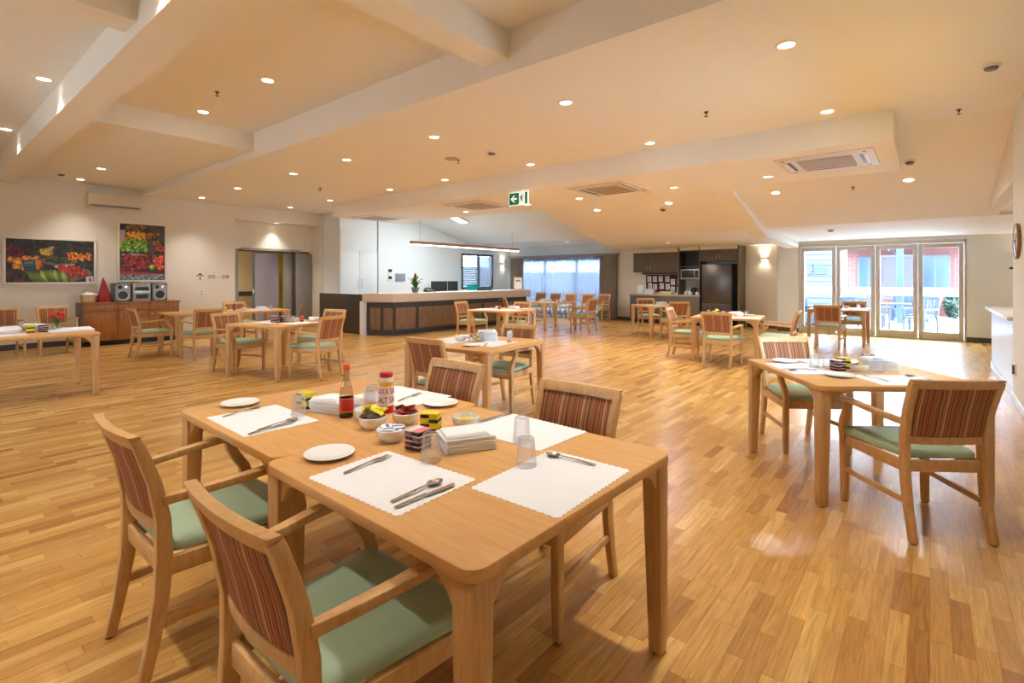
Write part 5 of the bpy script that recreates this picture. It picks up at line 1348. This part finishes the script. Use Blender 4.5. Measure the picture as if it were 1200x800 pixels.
on('right', PACK, -.10, .01, 20, 'dark portion stack '+D_, 'portion stacks'); on('right', YPACK, -.01, .10, 0, 'yellow portion stack '+D_, 'portion stacks')
on('right', SHK, .22, .24, 0, 'left glass shaker '+D_, 'salt and pepper shakers'); on('right', SHK, .28, .23, 0, 'right glass shaker '+D_, 'salt and pepper shakers')
for k in range(6):
    x, y, r = T('right', .0+.025*math.cos(k*1.1), -.02+.025*math.sin(k*1.1)); o = P(SACH if k % 2 else SACB, x, y, k*40, ('yellow' if k % 2 else 'brown')+' sachet in the bowl '+D_, ('yellow' if k % 2 else 'brown')+' sachets, right-hand bowl', ZT+.04+.004*k); o.rotation_euler = (.3, .2, k)
# middle table
D_ = 'on the middle table'
on('middle', PMAT, -.28, -.05, 90, 'paper placemat on the left '+D_, GM); on('middle', PMAT, .22, -.02, 90, 'paper placemat on the right '+D_, GM)
on('middle', PLATE, .16, -.30, 0, 'white plate near the front corner '+D_, GP); on('middle', PLATE, -.36, .26, 0, 'white plate at the far left '+D_, GP)
on('middle', BOWL, -.20, -.02, 0, 'bowl '+D_+' left of the shakers', 'small white bowls')
on('middle', NAP, .02, .16, 35, 'napkin stack '+D_, 'napkin stacks', scale=(1, 1, 1.7))
on('middle', SAU, -.16, .12, 0, 'short dark sauce bottle '+D_, 'sauce bottles', scale=.62)
on('middle', SHK, -.06, -.02, 0, 'white-filled shaker '+D_, 'salt and pepper shakers'); on('middle', TUM, .06, -.01, 0, 'tumbler before the napkins '+D_, GT)
on('middle', YPACK, -.01, .02, 0, 'dark portion stack '+D_, 'portion stacks', scale=(.5, .5, 1))
JU = mk('juice_glass', 'glass', f_juice); on('middle', JU, .34, .10, 30, 'small glass of orange juice with a paper slip')
on('middle', FORK, .26, -.20, 30, 'fork near the front plate '+D_, GC, zc)
P(BOWL, *T('middle', -.06, .36)[:2], 0, 'upright white dish behind the napkins on the middle table', 'small white bowls')
# centre-left table
D_ = 'on the centre-left table'
on('left', PMAT, -.22, .0, 90, 'paper placemat on the left '+D_, GM); on('left', PMAT, .30, .05, 90, 'paper placemat on the right '+D_, GM)
on('left', PLATE, .10, -.28, 0, 'white plate at the front '+D_, GP)
on('left', SAU, .18, .22, 0, 'sauce bottle with orange cap '+D_, 'sauce bottles', scale=.9)
on('left', BOWL, .30, .34, 0, 'bowl with blue print '+D_, 'small white bowls', scale=1.3); on('left', BOWL, .0, .26, 0, 'bowl behind the plate '+D_, 'small white bowls')
on('left', TUM, .10, .02, 0, 'left tumbler '+D_, GT); on('left', TUM, .18, .04, 0, 'right tumbler '+D_, GT)
on('left', PACK, -.06, -.05, 0, 'front dark portion stack '+D_, 'portion stacks', scale=1.3); on('left', PACK, -.01, .06, 0, 'rear dark portion stack '+D_, 'portion stacks', scale=1.2)
on('left', SHK, .10, .16, 0, 'shaker beside the bottle '+D_, 'salt and pepper shakers'); on('left', KNIFE, -.25, -.05, 90, 'knife on the left mat '+D_, GC, zc)
# corridor tables
D_ = 'on the corridor tables'
on('corridor_b', PMAT, .2, .0, 90, 'paper placemat at the front '+D_, GM); on('corridor_a', PMAT, .0, .3, 0, 'paper placemat at the middle '+D_, GM)
on('corridor_b', SAU, -.1, -.36, 0, 'small dark bottle '+D_, 'sauce bottles', scale=.75); on('corridor_b', BOWL, .1, -.25, 0, 'bowl '+D_, 'small white bowls'); on('corridor_b', NAP, .1, .1, 0, 'napkin stack '+D_, 'napkin stacks')
on('corridor_b', TUM, .2, .25, 0, 'tumbler '+D_, GT); on('corridor_a', YPACK, .1, .45, 0, 'portion stack '+D_, 'portion stacks'); on('corridor_a', PLATE, .3, -.1, 0, 'white plate '+D_, GP)
# flower table
D_ = 'on the far-left flower table'
on('flowers', mk('flower_vase', 'flowers', f_vase), -.35, .26, 0, 'glass vase of red flowers on the far-left table')
def f_cloth(t): MB().loft([[(x, y, .001) for x, y in rrect(.42, .24, .03, 3)], [(x, y, .02) for x, y in rrect(.43, .25, .03, 3)], [(x*.9, y*.85, .035+.012*math.sin(9*x)) for x, y in rrect(.40, .22, .03, 3)], [(x*.4, y*.5, .045) for x, y in rrect(.40, .22, .03, 3)]]).build('fold', PAPER, t, smooth=True)
CL = mk('folded_cloth', 'cloth', f_cloth)
on('flowers', CL, .08, .33, 85, 'folded white cloth at the corner '+D_, 'folded cloths')
o = on('flowers', CL, -.30, -.20, 90, 'pink folded cloth at the left '+D_, 'folded cloths', scale=(.6, .8, 1.6))
on('flowers', PMAT, .1, -.3, 90, 'paper placemat '+D_, GM)
on('flowers', NAP, -.33, .05, 20, 'white napkin stack '+D_, 'napkin stacks', scale=(1, 1, 1.4)); on('flowers', YPACK, -.12, -.02, 0, 'left dark portion jar '+D_, 'portion stacks', scale=1.2); on('flowers', PACK, -.12, .10, 0, 'right dark portion jar '+D_, 'portion stacks', scale=1.15)
# remaining far tables
far = {
 'desk': ('on the reception-side table', ((SAU, -.08, .02, .85), (NAP, .18, .20, 1.0), (PMAT, -.25, -.2, 1), (PMAT, .28, -.1, 1), (BOWL, -.26, .2, 1), (PLATE, .36, .34, 1))),
 'window': ('on the window table', ((NAP, -.2, .0, 1.2), (SAU, .05, .1, .7), (PMAT, .2, -.2, 1), (TUM, .2, .15, 1), (BOWL, .0, -.26, 1))),
 'kitchen': ('on the kitchenette table', ((NAP, .1, .1, 1.1), (PMAT, -.2, -.1, 1), (PACK, .32, .0, 1), (TUM, -.05, .2, 1))),
 'fridge': ('on the fridge table', ((NAP, .10, .12, 1.1), (BOWL, -.22, .05, 1), (BOWL, .18, -.05, 1.2), (TUM, .28, .0, 1), (TUM, -.32, .0, 1), (PMAT, .3, -.25, 1), (PLATE, .3, .3, 1), (PACK, -.08, .02, 1))),
 'doors': ('on the table by the glass doors', ((NAP, -.12, .12, 1.0), (SAU, .04, .0, .9), (TUM, .35, .1, 1), (PMAT, .25, -.2, 1), (PACK, -.24, -.06, 1), (BOWL, .1, .3, 1))),
}
GN = {id(SAU): ('sauce bottle', 'sauce bottles'), id(NAP): ('white napkin stack', 'napkin stacks'), id(PMAT): ('white paper placemat', GM), id(BOWL): ('small white bowl', 'small white bowls'), id(PLATE): ('white side plate', GP), id(TUM): ('clear tumbler', GT), id(PACK): ('dark portion stack', 'portion stacks')}
for key, (ds, its) in far.items():
    seen = {}
    tot = {id(a[0]): sum(1 for b in its if b[0] is a[0]) for a in its}
    for pr, lx, ly, s_ in its:
        n_, g_ = GN[id(pr)]; seen[id(pr)] = seen.get(id(pr), 0)+1
        pre = '' if tot[id(pr)] == 1 else ('left ' if seen[id(pr)] == 1 else 'right ')
        on(key, pr, lx, ly, 10, pre+n_+' '+ds, g_, **({'scale': s_} if s_ != 1 else {}))
for k in range(8):
    x, y, r = T('fridge', -.22+.03*math.cos(k), .05+.03*math.sin(k)); o = P(SACH, x, y, k*30, 'yellow sachet piled high on the fridge table', 'yellow sachets, fridge table', ZT+.05+.008*k); o.rotation_euler = (.4, .3, k)
